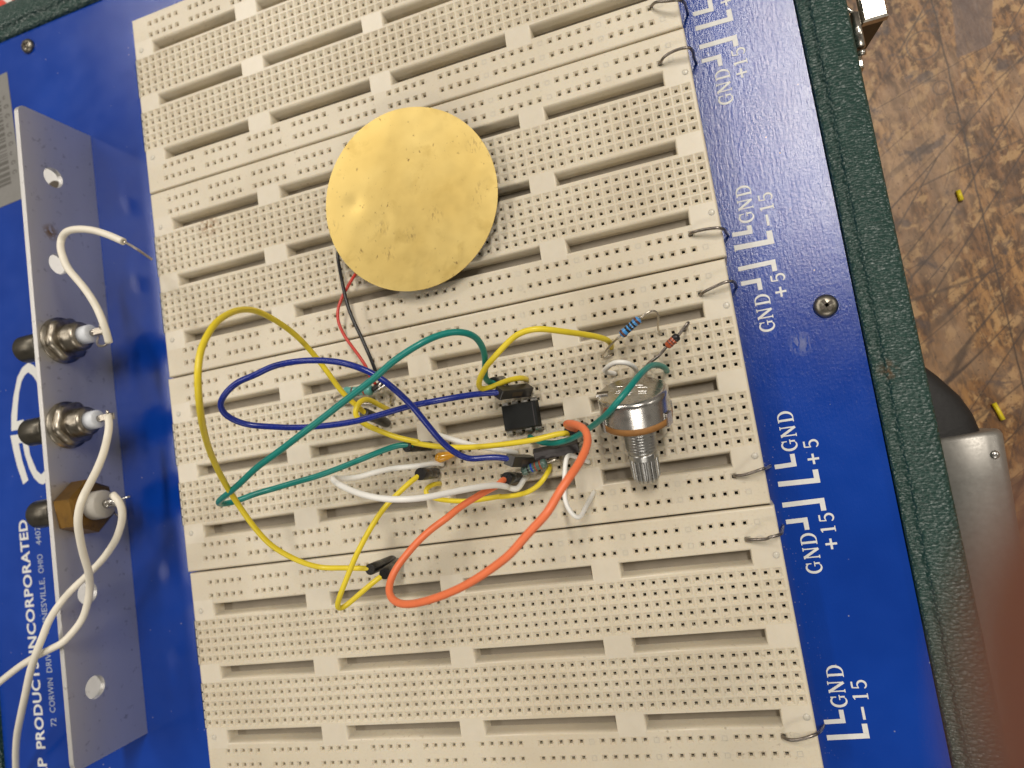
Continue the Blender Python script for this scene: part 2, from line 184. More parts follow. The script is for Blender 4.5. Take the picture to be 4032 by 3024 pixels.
# ------------------------------------------------------------------ materials
class NT:
    def __init__(self, name):
        self.m = bpy.data.materials.new(name); self.m.use_nodes = True
        self.t = self.m.node_tree; self.n = self.t.nodes; self.l = self.t.links
        self.b = self.n['Principled BSDF']
        self.pos = None
    def node(self, kind, **kw):
        x = self.n.new(kind)
        for k, v in kw.items():
            if k.startswith('i_'):
                key = k[2:]
                x.inputs[int(key) if key.isdigit() else key.replace('_', ' ')].default_value = v
            else: setattr(x, k, v)
        return x
    def link(self, a, b): self.l.new(a, b)
    def coords(self, scale=(1, 1, 1), rot=(0, 0, 0), loc=(0, 0, 0)):
        if self.pos is None: self.pos = self.node('ShaderNodeNewGeometry').outputs['Position']
        src = self.pos
        if any(rot):
            m0 = self.node('ShaderNodeMapping'); m0.inputs['Rotation'].default_value = rot; self.link(src, m0.inputs['Vector']); src = m0.outputs['Vector']
        mp = self.node('ShaderNodeMapping')
        mp.inputs['Scale'].default_value = [s * 1000.0 for s in scale]
        mp.inputs['Location'].default_value = loc
        self.link(src, mp.inputs['Vector']); return mp.outputs['Vector']
    def noise(self, scale, detail=4, rough=.55, stretch=(1, 1, 1), rot=(0, 0, 0), dist=0, loc=(0, 0, 0)):
        x = self.node('ShaderNodeTexNoise'); x.inputs['Scale'].default_value = 1.0
        x.inputs['Detail'].default_value = detail; x.inputs['Roughness'].default_value = rough
        x.inputs['Distortion'].default_value = dist
        self.link(self.coords([scale * s for s in stretch], rot, loc), x.inputs['Vector']); return x.outputs['Fac']
    def voro(self, scale, feature='F1', out='Distance', stretch=(1, 1, 1), rnd=1.0, rot=(0, 0, 0)):
        x = self.node('ShaderNodeTexVoronoi', feature=feature); x.inputs['Scale'].default_value = 1.0
        x.inputs['Randomness'].default_value = rnd
        self.link(self.coords([scale * s for s in stretch], rot), x.inputs['Vector']); return x.outputs[out]
    def wave(self, scale, axis='X', dist=0, dscale=1, rot=(0, 0, 0), detail=1):
        x = self.node('ShaderNodeTexWave', bands_direction=axis); x.inputs['Scale'].default_value = 1.0
        x.inputs['Distortion'].default_value = dist; x.inputs['Detail'].default_value = detail; x.inputs['Detail Scale'].default_value = dscale
        self.link(self.coords((scale, scale, scale), rot), x.inputs['Vector']); return x.outputs['Fac']
    def ramp(self, fac, stops):
        r = self.node('ShaderNodeValToRGB'); e = r.color_ramp.elements
        while len(e) < len(stops): e.new(.5)
        for el, (p, c) in zip(e, stops):
            el.position = p; el.color = c if len(c) == 4 else (*c, 1)
        self.link(fac, r.inputs['Fac']); return r.outputs['Color']
    def step(self, fac, a, b):     # map range, clamped
        r = self.node('ShaderNodeMapRange'); r.inputs['From Min'].default_value = a; r.inputs['From Max'].default_value = b
        self.link(fac, r.inputs['Value']); return r.outputs['Result']
    def mix(self, fac, a, b, mode='MIX'):
        x = self.node('ShaderNodeMix', data_type='RGBA', blend_type=mode)
        for sock, val in ((x.inputs[0], fac), (x.inputs[6], a), (x.inputs[7], b)):
            if isinstance(val, (int, float)): sock.default_value = val
            elif isinstance(val, (tuple, list)): sock.default_value = val if len(val) == 4 else (*val, 1)
            else: self.link(val, sock)
        return x.outputs[2]
    def math(self, op, a, b=0.0, c=None):
        x = self.node('ShaderNodeMath', operation=op)
        for i, val in enumerate((a, b) if c is None else (a, b, c)):
            if isinstance(val, (int, float)): x.inputs[i].default_value = val
            else: self.link(val, x.inputs[i])
        return x.outputs[0]
    def near(self, p, r):           # 1 at a world point (mm), 0 beyond radius r
        if self.pos is None: self.pos = self.node('ShaderNodeNewGeometry').outputs['Position']
        x = self.node('ShaderNodeVectorMath', operation='DISTANCE'); self.link(self.pos, x.inputs[0])
        x.inputs[1].default_value = [c * MM for c in p]
        return self.step(x.outputs['Value'], r * MM, r * MM * .15)
    def bump(self, h, strength, dist, prev=None):
        x = self.node('ShaderNodeBump'); x.inputs['Strength'].default_value = strength; x.inputs['Distance'].default_value = dist * MM
        self.link(h, x.inputs['Height'])
        if prev is not None: self.link(prev, x.inputs['Normal'])
        self.link(x.outputs['Normal'], self.b.inputs['Normal']); return x.outputs['Normal']
    def set(self, color=None, rough=None, metal=None, spec=None, coat=None, sss=None, sssr=None, trans=None):
        B = self.b.inputs
        for key, val in (('Base Color', color), ('Roughness', rough), ('Metallic', metal), ('Specular IOR Level', spec), ('Coat Weight', coat),
                         ('Subsurface Weight', sss), ('Transmission Weight', trans)):
            if val is None: continue
            if isinstance(val, (int, float)): B[key].default_value = val
            elif isinstance(val, (tuple, list)): B[key].default_value = val if len(val) == 4 else (*val, 1)
            else: self.link(val, B[key])
        if sssr: B['Subsurface Radius'].default_value = sssr[:3]; B['Subsurface Scale'].default_value = sssr[3] * MM
        return self.m

def plain(name, c, rough=.5, metal=0.0, var=.12, vs=.4, bump=0, bs=3, bd=.05, **kw):
    t = NT(name)
    a = tuple(x * (1 - var) for x in c); b = tuple(min(1, x * (1 + var)) for x in c)
    cc = t.mix(t.noise(vs, 4), a, b)
    rr = t.math('ADD', t.math('MULTIPLY', t.noise(vs * 2.3, 3), .22), rough - .11)
    t.set(color=cc, rough=rr, metal=metal, **kw)
    if bump: t.bump(t.noise(bs, 4), bump, bd)
    return t.m

def m_cream():
    t = NT('cream_plastic')
    base = t.ramp(t.noise(.022, 3), [(.28, (.58, .51, .39)), (.5, (.66, .595, .47)), (.72, (.72, .655, .53))])
    fine = t.noise(1.6, 4); base = t.mix(t.math('MULTIPLY', t.step(fine, .52, .78), .25), base, (.46, .37, .23))
    speck = t.math('MULTIPLY', t.step(t.noise(.75, 3), .64, .72), .5)
    base = t.mix(t.math('MULTIPLY', speck, t.step(t.noise(.03, 2), .42, .62)), base, (.20, .14, .08))
    st = t.math('MULTIPLY', t.near(RUST, 5.0), t.step(t.noise(.7, 3), .46, .58))
    base = t.mix(t.math('MULTIPLY', st, .75), base, (.25, .11, .02))
    t.set(color=base, rough=.36, sss=.3, sssr=(1, .75, .45, .9))
    t.bump(t.noise(2.5, 3), .12, .05); return t.m
RUST = D['rust']

def m_bridge():
    t = NT('milky_plastic')
    t.set(color=t.mix(t.noise(.4, 3), (.64, .58, .465), (.71, .65, .54)), rough=.3, sss=.3, sssr=(1, .8, .55, 1.4))
    t.bump(t.noise(1.2, 3), .12, .06); return t.m

def m_panel():
    t = NT('blue_painted_panel')
    base = t.ramp(t.noise(.03, 3), [(.35, (.002, .035, .275)), (.7, (.003, .047, .345))])
    d = t.voro(.42, 'F1', 'Distance'); cr = t.voro(.42, 'F1', 'Color')
    sep = t.node('ShaderNodeSeparateColor'); t.link(cr, sep.inputs[0])
    dust = t.math('MULTIPLY', t.step(d, .10, .04), t.step(sep.outputs[0], .83, .92))
    d2 = t.voro(1.7, 'F1', 'Distance'); cr2 = t.voro(1.7, 'F1', 'Color')
    sep2 = t.node('ShaderNodeSeparateColor'); t.link(cr2, sep2.inputs[0])
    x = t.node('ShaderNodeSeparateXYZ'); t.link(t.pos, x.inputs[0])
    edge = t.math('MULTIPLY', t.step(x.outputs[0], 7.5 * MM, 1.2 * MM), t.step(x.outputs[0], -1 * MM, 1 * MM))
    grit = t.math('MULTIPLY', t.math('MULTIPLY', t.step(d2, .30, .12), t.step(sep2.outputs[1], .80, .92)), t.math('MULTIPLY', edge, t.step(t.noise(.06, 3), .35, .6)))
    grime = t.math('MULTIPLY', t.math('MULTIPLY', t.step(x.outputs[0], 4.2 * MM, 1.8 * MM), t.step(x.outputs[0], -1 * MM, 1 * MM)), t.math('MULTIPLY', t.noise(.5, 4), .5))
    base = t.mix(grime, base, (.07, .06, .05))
    base = t.mix(t.math('MULTIPLY', t.math('MAXIMUM', dust, grit), .8), base, (.5, .47, .42))
    scuff = t.math('MULTIPLY', t.near(D['scuff'], 3.2), t.step(t.noise(.9, 2, .5, (1.6, .5, 1)), .44, .5))
    base = t.mix(t.math('MULTIPLY', scuff, .35), base, (.35, .36, .42))
    rough = t.math('ADD', t.math('MULTIPLY', t.noise(.12, 4), .12), .13)
    t.set(color=base, rough=rough, spec=.55)
    weave = t.noise(1.7, 4, .6, (1.0, .22, 1), (0, 0, .03))
    right = t.step(x.outputs[0], -20 * MM, 4 * MM)
    h = t.math('MULTIPLY', t.math('ADD', t.math('MULTIPLY', weave, 1.2), t.math('MULTIPLY', t.noise(1.5, 5, .65), .9)), t.math('ADD', t.math('MULTIPLY', right, .9), .1))
    t.bump(h, .55, .075); return t.m

def m_vinyl():
    t = NT('dark_green_grained_vinyl')
    base = t.mix(t.noise(.15, 4), (.009, .036, .030), (.019, .058, .048))
    spot = t.math('MULTIPLY', t.near(D['rimspot'], 3.2), t.step(t.noise(.8, 3), .42, .58))
    base = t.mix(t.math('MULTIPLY', spot, .7), base, (.16, .075, .025))
    cells = t.voro(1.05, 'F1', 'Distance', (.75, 1.25, 1))
    base = t.mix(t.math('MULTIPLY', t.step(cells, .34, .10), .55), base, (.030, .085, .070))     # paler grain tops: glints and crease shade put into the colour
    t.set(color=base, rough=t.math('ADD', t.math('MULTIPLY', t.noise(.9, 3), .2), .22), spec=.6)
    n = t.bump(t.math('MULTIPLY', cells, -1.0), .9, .55); t.bump(t.noise(1.9, 4, .6), .35, .3, n); return t.m

def m_table():
    t = NT('worn_brown_bench')
    grain = t.noise(.05, 6, .62, (2.6, .32, 1), (0, 0, -.12))
    fine = t.noise(.42, 6, .68, (1.6, .55, 1), (0, 0, -.12))
    base = t.ramp(grain, [(.36, (.105, .044, .013)), (.5, (.235, .106, .030)), (.64, (.41, .21, .066))])
    base = t.mix(t.math('MULTIPLY', t.step(fine, .45, .58), .85), base, (.075, .036, .015))
    base = t.mix(t.math('MULTIPLY', t.step(t.noise(.26, 5, .62, (1, .7, 1), (0, 0, .6), .3, (31, 4, 2)), .53, .62), .7), base, (.50, .30, .125))
    base = t.mix(t.math('MULTIPLY', t.step(t.noise(.045, 4, .6, (1, .6, 1), (0, 0, 0), 0, (7, 3, 0)), .50, .64), .6), base, (.41, .255, .14))
    base = t.mix(t.math('MULTIPLY', t.step(t.noise(.12, 5, .62, (1, 1, 1), (0, 0, 0), .5, (3, 9, 1)), .58, .66), .75), base, (.075, .05, .045))
    base = t.mix(t.math('MULTIPLY', t.step(t.noise(1.0, 3, .5, (1, 1, 1), (0, 0, 0), 0, (3, 1, 1)), .64, .72), .85), base, (.05, .026, .016))
    for sc, th in ((.085, .80), (.05, .72)):
        d = t.voro(sc); c = t.voro(sc, 'F1', 'Color'); s = t.node('ShaderNodeSeparateColor'); t.link(c, s.inputs[0])
        ring = t.math('MULTIPLY', t.math('SUBTRACT', 1.0, t.step(t.math('ABSOLUTE', t.math('SUBTRACT', d, .24)), .006, .022)), t.step(s.outputs[0], th, th + .02))
        base = t.mix(t.math('MULTIPLY', ring, .7), base, (.085, .05, .03))
    # scratches: thin crests of a noise stretched along a few directions, broken up by another noise
    for rot, sc, off, wd, dep in ((.85, .05, 1.0, .006, .8), (.68, .035, 4.0, .005, .75), (-.15, .06, 9.0, .004, .45), (1.25, .04, 15.0, .005, .6), (1.0, .06, 21.0, .006, .6), (.4, .08, 33.0, .006, .5)):
        n = t.noise(sc, 2, .4, (1, .045, 1), (0, 0, rot), .2, (off, off * 2, 0))
        ln = t.math('MULTIPLY', t.step(t.math('ABSOLUTE', t.math('SUBTRACT', n, .5)), wd, wd * .25), t.step(t.noise(.03, 3, .5, (1, 1, 1), (0, 0, 0), 0, (off, off, 0)), .43, .53))
        base = t.mix(t.math('MULTIPLY', ln, dep), base, (.05, .027, .016))
    # board seam and a darker inlaid block
    def line(x0, y0, x1, y1, w):
        l = math.hypot(x1 - x0, y1 - y0); a, c = -(y1 - y0) / l, (x1 - x0) / l
        d = t.math('ADD', t.math('ADD', t.math('MULTIPLY', X_, a * 1000), t.math('MULTIPLY', Y_, c * 1000)), -(a * x0 + c * y0))
        return d
    s = t.node('ShaderNodeSeparateXYZ'); t.link(t.pos, s.inputs[0]); X_, Y_ = s.outputs[0], s.outputs[1]
    for q in D['seams']:
        d = t.math('ABSOLUTE', t.math('ADD', line(*q, 0), t.math('MULTIPLY', t.math('SUBTRACT', t.noise(.12, 2), .5), .9)))
        base = t.mix(t.math('MULTIPLY', t.step(d, .38, .12), .8), base, (.05, .028, .016))
    bl = None
    for q in D['block']:
        m_ = t.step(t.math('ADD', line(*q, 0), t.math('MULTIPLY', t.math('SUBTRACT', t.noise(.4, 3), .5), 1.2)), -.2, .3); bl = m_ if bl is None else t.math('MULTIPLY', bl, m_)
    base = t.mix(t.math('MULTIPLY', bl, .8), base, t.mix(t.noise(.3, 5, .6, (2, .4, 1)), (.10, .062, .05), (.18, .115, .09)))
    t.set(color=base, rough=t.math('ADD', t.math('MULTIPLY', fine, .3), .3), spec=.4)
    t.bump(t.math('ADD', fine, t.math('MULTIPLY', grain, .6)), .35, .4); return t.m

def m_brass():
    t = NT('tarnished_brass')
    base = t.ramp(t.noise(.06, 3), [(.3, (.68, .50, .17)), (.72, (.79, .61, .235))])
    base = t.mix(t.math('MULTIPLY', t.step(t.noise(.11, 4, .6, (1, 1, 1), (0, 0, 0), .4, (5, 2, 0)), .54, .68), .4), base, (.48, .33, .09))
    sp = t.math('MULTIPLY', t.step(t.noise(.85, 4, .6, (1.2, .8, 1)), .64, .71), t.step(t.noise(.07, 2, .5, (1, 1, 1), (0, 0, 0), 0, (2, 7, 0)), .47, .6))
    base = t.mix(t.math('MULTIPLY', sp, .75), base, (.20, .12, .05))
    for p in D['disc_stains']:
        s = t.math('MULTIPLY', t.near(p, 2.6), t.step(t.noise(1.1, 4, .6, (1.6, .5, 1)), .52, .62))
        base = t.mix(t.math('MULTIPLY', s, .55), base, (.17, .10, .06))
    t.set(color=base, rough=t.math('ADD', t.math('MULTIPLY', t.noise(.3, 3), .10), .36), metal=1.0)
    n = t.bump(t.math('ADD', t.noise(2.6, 4, .6), t.math('MULTIPLY', t.noise(2.2, 3, .6, (1, .05, 1), (0, 0, .7)), .8)), .18, .025); t.bump(t.noise(.03, 1), .05, .7, n); return t.m

def m_metal(name, c, rough, var=.15, vs=.6, dirt=0.0, bump=.1, bs=2.0):
    t = NT(name)
    base = t.mix(t.noise(vs, 4), tuple(x * (1 - var) for x in c), tuple(min(1, x * (1 + var)) for x in c))
    if dirt: base = t.mix(t.math('MULTIPLY', t.step(t.noise(vs * 1.7, 4), .5, .66), dirt), base, (.10, .075, .05))
    t.set(color=base, rough=t.math('ADD', t.math('MULTIPLY', t.noise(vs * 2, 3), .2), rough - .1), metal=1.0)
    if bump: t.bump(t.noise(bs, 4), bump, .05)
    return t.m

M = {}
M['cream'] = m_cream(); M['bridge'] = m_bridge(); M['panel'] = m_panel(); M['vinyl'] = m_vinyl(); M['table'] = m_table(); M['brass'] = m_brass()
M['contact_shade'] = plain('contact_and_recess_shade', (.055, .040, .024), .5, 0)  # contact clips and recesses share one dark tone with their shade put in
M['backing'] = plain('grey_backing_foil', (.27, .235, .185), .55, .2, .15, .3)
M['print'] = plain('white_screen_print', (.70, .70, .68), .55, 0, .08, 1.5)
M['print_dim'] = plain('grey_screen_print', (.42, .47, .55), .5, 0, .2, 2.0)
M['steel'] = m_metal('bright_steel', (.62, .60, .57), .28)
M['chrome'] = m_metal('worn_nickel_plate', (.66, .62, .56), .22, .12, .5, .35)
M['lead'] = m_metal('tinned_wire', (.55, .50, .43), .3, .2, 1.5)
M['darkwire'] = m_metal('dull_tinned_wire', (.27, .24, .215), .34, .25, 1.2, .3)
M['alu'] = None
def m_alu():
    t = NT('brushed_aluminium_plate')
    base = t.mix(t.noise(.06, 4, .5, (1, .25, 1)), (.56, .55, .54), (.74, .73, .725))
    base = t.mix(t.math('MULTIPLY', t.math('MULTIPLY', t.near((-191, -36.5, 9.4), 3.2), t.step(t.noise(.8, 3), .42, .52)), .9), base, (.30, .15, .01))
    base = t.mix(t.math('MULTIPLY', t.step(t.noise(.5, 4), .62, .72), .4), base, (.15, .13, .12))
    t.set(color=base, rough=.42, metal=.75); t.bump(t.noise(1.6, 4, .6, (1, .06, 3)), .3, .04); return t.m
M['alu'] = m_alu()
M['jack'] = m_metal('tarnished_nickel', (.36, .325, .27), .37, .3, .35, .5, .15)
M['barrel'] = m_metal('dark_knurled_barrel', (.13, .12, .10), .38, .3, .5, .3, .3, 1.2)
M['nut'] = m_metal('brown_brass_nut', (.36, .20, .055), .36, .25, .25, .35)
M['ptfe'] = plain('white_insulator', (.70, .73, .78), .35, 0, .06, .5, sss=.2, sssr=(1, 1, 1, 1))
M['ptfe_grey'] = plain('grey_insulator', (.43, .405, .36), .5, 0, .12, .4)
M['screw'] = m_metal('greyed_screw', (.26, .24, .20), .36, .3, .5, .4, .2)
M['yellow'] = plain('yellow_insulation', (.80, .63, .03), .38, 0, .08, .5, bump=.08, bs=4)
M['blue'] = plain('blue_insulation', (.007, .022, .235), .28, 0, .12, .5, bump=.08, bs=4)
M['teal'] = plain('teal_insulation', (.004, .215, .185), .33, 0, .10, .5, bump=.08, bs=4)
M['orange'] = plain('orange_insulation', (.86, .20, .075), .42, 0, .08, .5, bump=.08, bs=4)
M['white'] = plain('white_insulation', (.87, .86, .82), .4, 0, .05, .5, sss=.08, sssr=(1, .9, .7, .5))
M['cablewhite'] = plain('off_white_insulation', (.84, .79, .68), .42, 0, .07, .4, bump=.06, bs=2)
M['red'] = plain('red_insulation', (.55, .035, .02), .35, 0, .1, .6)
M['black'] = plain('black_insulation', (.012, .012, .014), .33, 0, .2, .6)
M['heatshrink'] = plain('black_heat_shrink', (.014, .013, .013), .30, 0, .3, .8, bump=.15, bs=2.2)
M['housing'] = plain('black_plastic_housing', (.020, .018, .017), .36, 0, .3, .7, bump=.1)
M['greyhousing'] = plain('dark_grey_housing', (.055, .048, .050), .45, 0, .2, .8, bump=.15)
M['chip'] = plain('black_chip_epoxy', (.008, .009, .009), .5, 0, .2, 1.0, bump=.12, bs=5, spec=.3)
M['tin'] = m_metal('tinned_pins', (.70, .68, .63), .3)
M['potcan'] = m_metal('pressed_steel_can', (.60, .585, .56), .26, .12, .25, .25, .08, .8)
M['phenolic'] = plain('brown_phenolic', (.34, .155, .04), .55, 0, .2, 1.2, bump=.15)
M['zinc'] = m_metal('grey_zinc_casting', (.43, .43, .42), .3, .12, .8, .12, .12)
M['res_blue'] = plain('blue_resistor_lacquer', (.055, .27, .62), .28, 0, .06, .8, coat=.4)
M['res_teal'] = plain('turquoise_resistor_lacquer', (.10, .34, .31), .28, 0, .08, .8, coat=.4)
M['res_green'] = plain('grey_green_resistor_lacquer', (.085, .145, .125), .28, 0, .1, .8, coat=.4)
M['band_black'] = plain('black_band', (.012, .011, .012), .3, 0)
M['band_brown'] = plain('brown_band', (.10, .035, .025), .3, 0)
M['band_red'] = plain('rust_red_band', (.30, .055, .02), .3, 0)
M['band_blue'] = plain('blue_band', (.01, .06, .42), .3, 0)
M['glass'] = plain('amber_red_glass', (.42, .075, .02), .15, 0, .3, 1.4, coat=.8)
M['cap'] = plain('amber_dipped_coating', (.74, .36, .02), .2, 0, .08, .6, coat=.6)
M['strap'] = plain('black_leather', (.012, .011, .011), .6, 0, .3, .4, bump=.4, bs=1.2, bd=.15)
M['alu_cap'] = plain('worn_grey_cap_metal', (.33, .315, .29), .42, .65, .22, .7, bump=.12, bs=1.5)
M['redcard'] = plain('red_print', (.62, .045, .02), .5, 0, .08, .1)
M['whitecard'] = plain('white_print', (.75, .70, .66), .5, 0, .05, .1)
M['sticker'] = plain('silver_grey_sticker', (.21, .205, .195), .42, .3, .12, .5)
M['ink'] = plain('dark_grey_ink', (.09, .085, .075), .5, 0, .25, 1.0)
M['skin'] = plain('skin', (.25, .088, .054), .55, 0, .1, .2, sss=.25, sssr=(1, .3, .15, 2.0))
M['nail'] = plain('finger_nail', (.6, .33, .26), .3, 0, .06, .3)
M['scrap'] = plain('yellow_scrap', (.78, .62, .02), .4, 0, .06, .5)

# ------------------------------------------------------------------ mesh helpers
class MB:
    def __init__(self): self.v = []; self.f = []; self.m = []; self.s = []
    def face(self, pts, mi=0, smooth=False):
        i = len(self.v); self.v.extend([tuple(p) for p in pts]); self.f.append(tuple(range(i, i + len(pts)))); self.m.append(mi); self.s.append(smooth)
    def grid(self, rows, mi=0, closed=False, smooth=True, cap0=False, cap1=False):
        i = len(self.v); n = len(rows[0])
        for r in rows: self.v.extend([tuple(p) for p in r])
        for a in range(len(rows) - 1):
            for b in range(n if closed else n - 1):
                c = (b + 1) % n
                self.f.append((i + a * n + b, i + a * n + c, i + (a + 1) * n + c, i + (a + 1) * n + b)); self.m.append(mi); self.s.append(smooth)
        if cap0: self.f.append(tuple(i + b for b in reversed(range(n)))); self.m.append(mi); self.s.append(False)
        if cap1: self.f.append(tuple(i + (len(rows) - 1) * n + b for b in range(n))); self.m.append(mi); self.s.append(False)
    def tube(self, pts, r, n=12, mi=0, rounded=False):
        pts = [V(p) for p in pts]; rs = r if isinstance(r, (list, tuple)) else [r] * len(pts)
        T = []
        for i in range(len(pts)):
            a = pts[max(0, i - 1)]; b = pts[min(len(pts) - 1, i + 1)]; d = b - a
            T.append(d.normalized() if d.length > 1e-9 else (T[-1] if T else V((0, 0, 1))))
        u = T[0].orthogonal().normalized(); rows = []
        for i, p in enumerate(pts):
            u = (u - T[i] * u.dot(T[i])).normalized(); w = T[i].cross(u)
            rows.append([p + (u * math.cos(2 * math.pi * k / n) + w * math.sin(2 * math.pi * k / n)) * rs[i] for k in range(n)])
        self.grid(rows, mi, True, True, True, True)
    def lathe(self, prof, o, axis, n=32, mi=0, smooth=True, cap0=True, cap1=True, up=None, mod=None):
        o = V(o); ax = V(axis).normalized(); u = (V(up) - ax * V(up).dot(ax)).normalized() if up else ax.orthogonal().normalized(); w = ax.cross(u); rows = []
        for d, r in prof:
            rows.append([o + ax * d + (u * math.cos(2 * math.pi * k / n) + w * math.sin(2 * math.pi * k / n)) * (r * (mod(k, d) if mod else 1)) for k in range(n)])
        self.grid(rows, mi, True, smooth, cap0, cap1)
    def box(self, c, hx, hy, hz, ax=((1, 0, 0), (0, 1, 0), (0, 0, 1)), mi=0, ch=0.0):
        c = V(c); X, Y, Z = (V(a).normalized() for a in ax)
        def ring(z, i): return [c + X * sx * (hx - i) + Y * sy * (hy - i) + Z * z for sx, sy in ((-1, -1), (1, -1), (1, 1), (-1, 1))]
        if ch: rows = [ring(-hz, ch), ring(-hz + ch, 0), ring(hz - ch, 0), ring(hz, ch)]
        else: rows = [ring(-hz, 0), ring(hz, 0)]
        self.grid(rows, mi, True, False, True, True)
    def ribbon(self, pts, ws, z, mi=0):       # flat stroke in the plane, pts are (x, y)
        L = []; R_ = []
        for i in range(len(pts)):
            a = pts[max(0, i - 1)]; b = pts[min(len(pts) - 1, i + 1)]; dx, dy = b[0] - a[0], b[1] - a[1]; l = math.hypot(dx, dy) or 1
            w = ws[i] if isinstance(ws, (list, tuple)) else ws
            L.append((pts[i][0] - dy / l * w / 2, pts[i][1] + dx / l * w / 2, z)); R_.append((pts[i][0] + dy / l * w / 2, pts[i][1] - dx / l * w / 2, z))
        self.grid([L, R_], mi, False, False)
    def build(self, name, mats, parent=None, origin=None, tagd=None, recalc=True):
        o0 = V(origin) if origin is not None else (V(parent['o']) if parent is not None else V((0, 0, 0)))
        par0 = V(parent['o']) if parent is not None else V((0, 0, 0))
        me = bpy.data.meshes.new(name)
        me.from_pydata([((V(p) - o0) * MM)[:] for p in self.v], [], self.f)
        mats = mats if isinstance(mats, (list, tuple)) else [mats]
        for m in mats: me.materials.append(m)
        me.polygons.foreach_set('material_index', self.m); me.polygons.foreach_set('use_smooth', self.s); me.update()
        if not recalc: recalc = None
        bm = bmesh.new(); bm.from_mesh(me)
        if recalc: bmesh.ops.recalc_face_normals(bm, faces=bm.faces)
        bm.to_mesh(me); bm.free()
        ob = bpy.data.objects.new(name, me); col.objects.link(ob)
        ob['o'] = tuple(o0)
        if parent is not None: ob.parent = parent; ob.location = (o0 - par0) * MM
        else: ob.location = o0 * MM
        if tagd: tag(ob, *tagd)
        return ob

def tag(o, label=None, cat=None, group=None, kind=None):
    if label: o['label'] = label
    if cat: o['category'] = cat
    if group: o['group'] = group
    if kind: o['kind'] = kind
    return o
def thing(name, at, label, cat, group=None):
    e = bpy.data.objects.new(name, None); e.empty_display_size = .002; col.objects.link(e)
    e['o'] = tuple(at); e.location = V(at) * MM
    return tag(e, label, cat, group)

def path(pts, step=.7, smooth=3):
    P = [V(p) for p in pts]; out = []
    Q = [P[0] * 2 - P[1]] + P + [P[-1] * 2 - P[-2]]
    for i in range(1, len(Q) - 2):
        p0, p1, p2, p3 = Q[i - 1], Q[i], Q[i + 1], Q[i + 2]
        t = [0]
        for a, b in ((p0, p1), (p1, p2), (p2, p3)): t.append(t[-1] + max((b - a).length, 1e-6) ** .5)
        n = max(2, int((p2 - p1).length / step))
        for k in range(n):
            x = t[1] + (t[2] - t[1]) * k / n
            A1 = p0 * ((t[1] - x) / (t[1] - t[0])) + p1 * ((x - t[0]) / (t[1] - t[0])); A2 = p1 * ((t[2] - x) / (t[2] - t[1])) + p2 * ((x - t[1]) / (t[2] - t[1]))
            A3 = p2 * ((t[3] - x) / (t[3] - t[2])) + p3 * ((x - t[2]) / (t[3] - t[2]))
            B1 = A1 * ((t[2] - x) / (t[2] - t[0])) + A2 * ((x - t[0]) / (t[2] - t[0])); B2 = A2 * ((t[3] - x) / (t[3] - t[1])) + A3 * ((x - t[1]) / (t[3] - t[1]))
            out.append(B1 * ((t[2] - x) / (t[2] - t[1])) + B2 * ((x - t[1]) / (t[2] - t[1])))
    out.append(P[-1])
    for _ in range(smooth):
        out = [out[0]] + [(out[i - 1] + out[i] * 2 + out[i + 1]) / 4 for i in range(1, len(out) - 1)] + [out[-1]]
    return out
def cable(name, pts, r, mat, parent, n=14, step=.7, smooth=3):
    mb = MB(); mb.tube(path(pts, step, smooth), r, n); return mb.build(name, mat, parent)
# ------------------------------------------------------------------ the bench
mb = MB()
mb.face([(-420, -420, TABLE_Z), (420, -420, TABLE_Z), (420, 420, TABLE_Z), (-420, 420, TABLE_Z)])
o = mb.build('bench_surface', M['table']); tag(o, kind='structure')

# ------------------------------------------------------------------ the trainer case
CASE = thing('trainer_case', (-112, -90, TABLE_Z), 'dark green vinyl covered case with a blue printed panel, under the breadboards', 'electronics case')
XI0, XI1, YI0, YI1 = -252.0, 28.6, -216.0, 48.3      # inside of the rim
prof = [(0.3, -12), (0.3, -8.0), (.5, -7.1), (1.0, -6.7), (1.9, -6.5), (2.5, -6.3), (2.8, -5.6), (3.1, -5.0), (3.8, -4.6), (5.0, -4.5), (8.8, -4.5), (9.8, -4.75), (10.5, -5.5), (10.8, -7.0), (10.8, TABLE_Z + .2)]
mb = MB(); rows = []
def seg(a, b, n): return [a + (b - a) * i / n for i in range(n)]
for d, z in prof:
    x0, x1, y0, y1 = XI0 - d, XI1 + d, YI0 - d, YI1 + d
    rows.append([(x0, y0, z), (x1, y0, z), (x1, y1, z), (x0, y1, z)])
mb.grid(rows, 0, True, True)
mb.build('case_rim', M['vinyl'], CASE)
mb = MB(); mb.box(((XI0 + XI1) / 2, (YI0 + YI1) / 2, PANEL_Z - 1), (XI1 - XI0) / 2, (YI1 - YI0) / 2, 1.0)
mb.build('blue_panel', M['panel'], CASE)

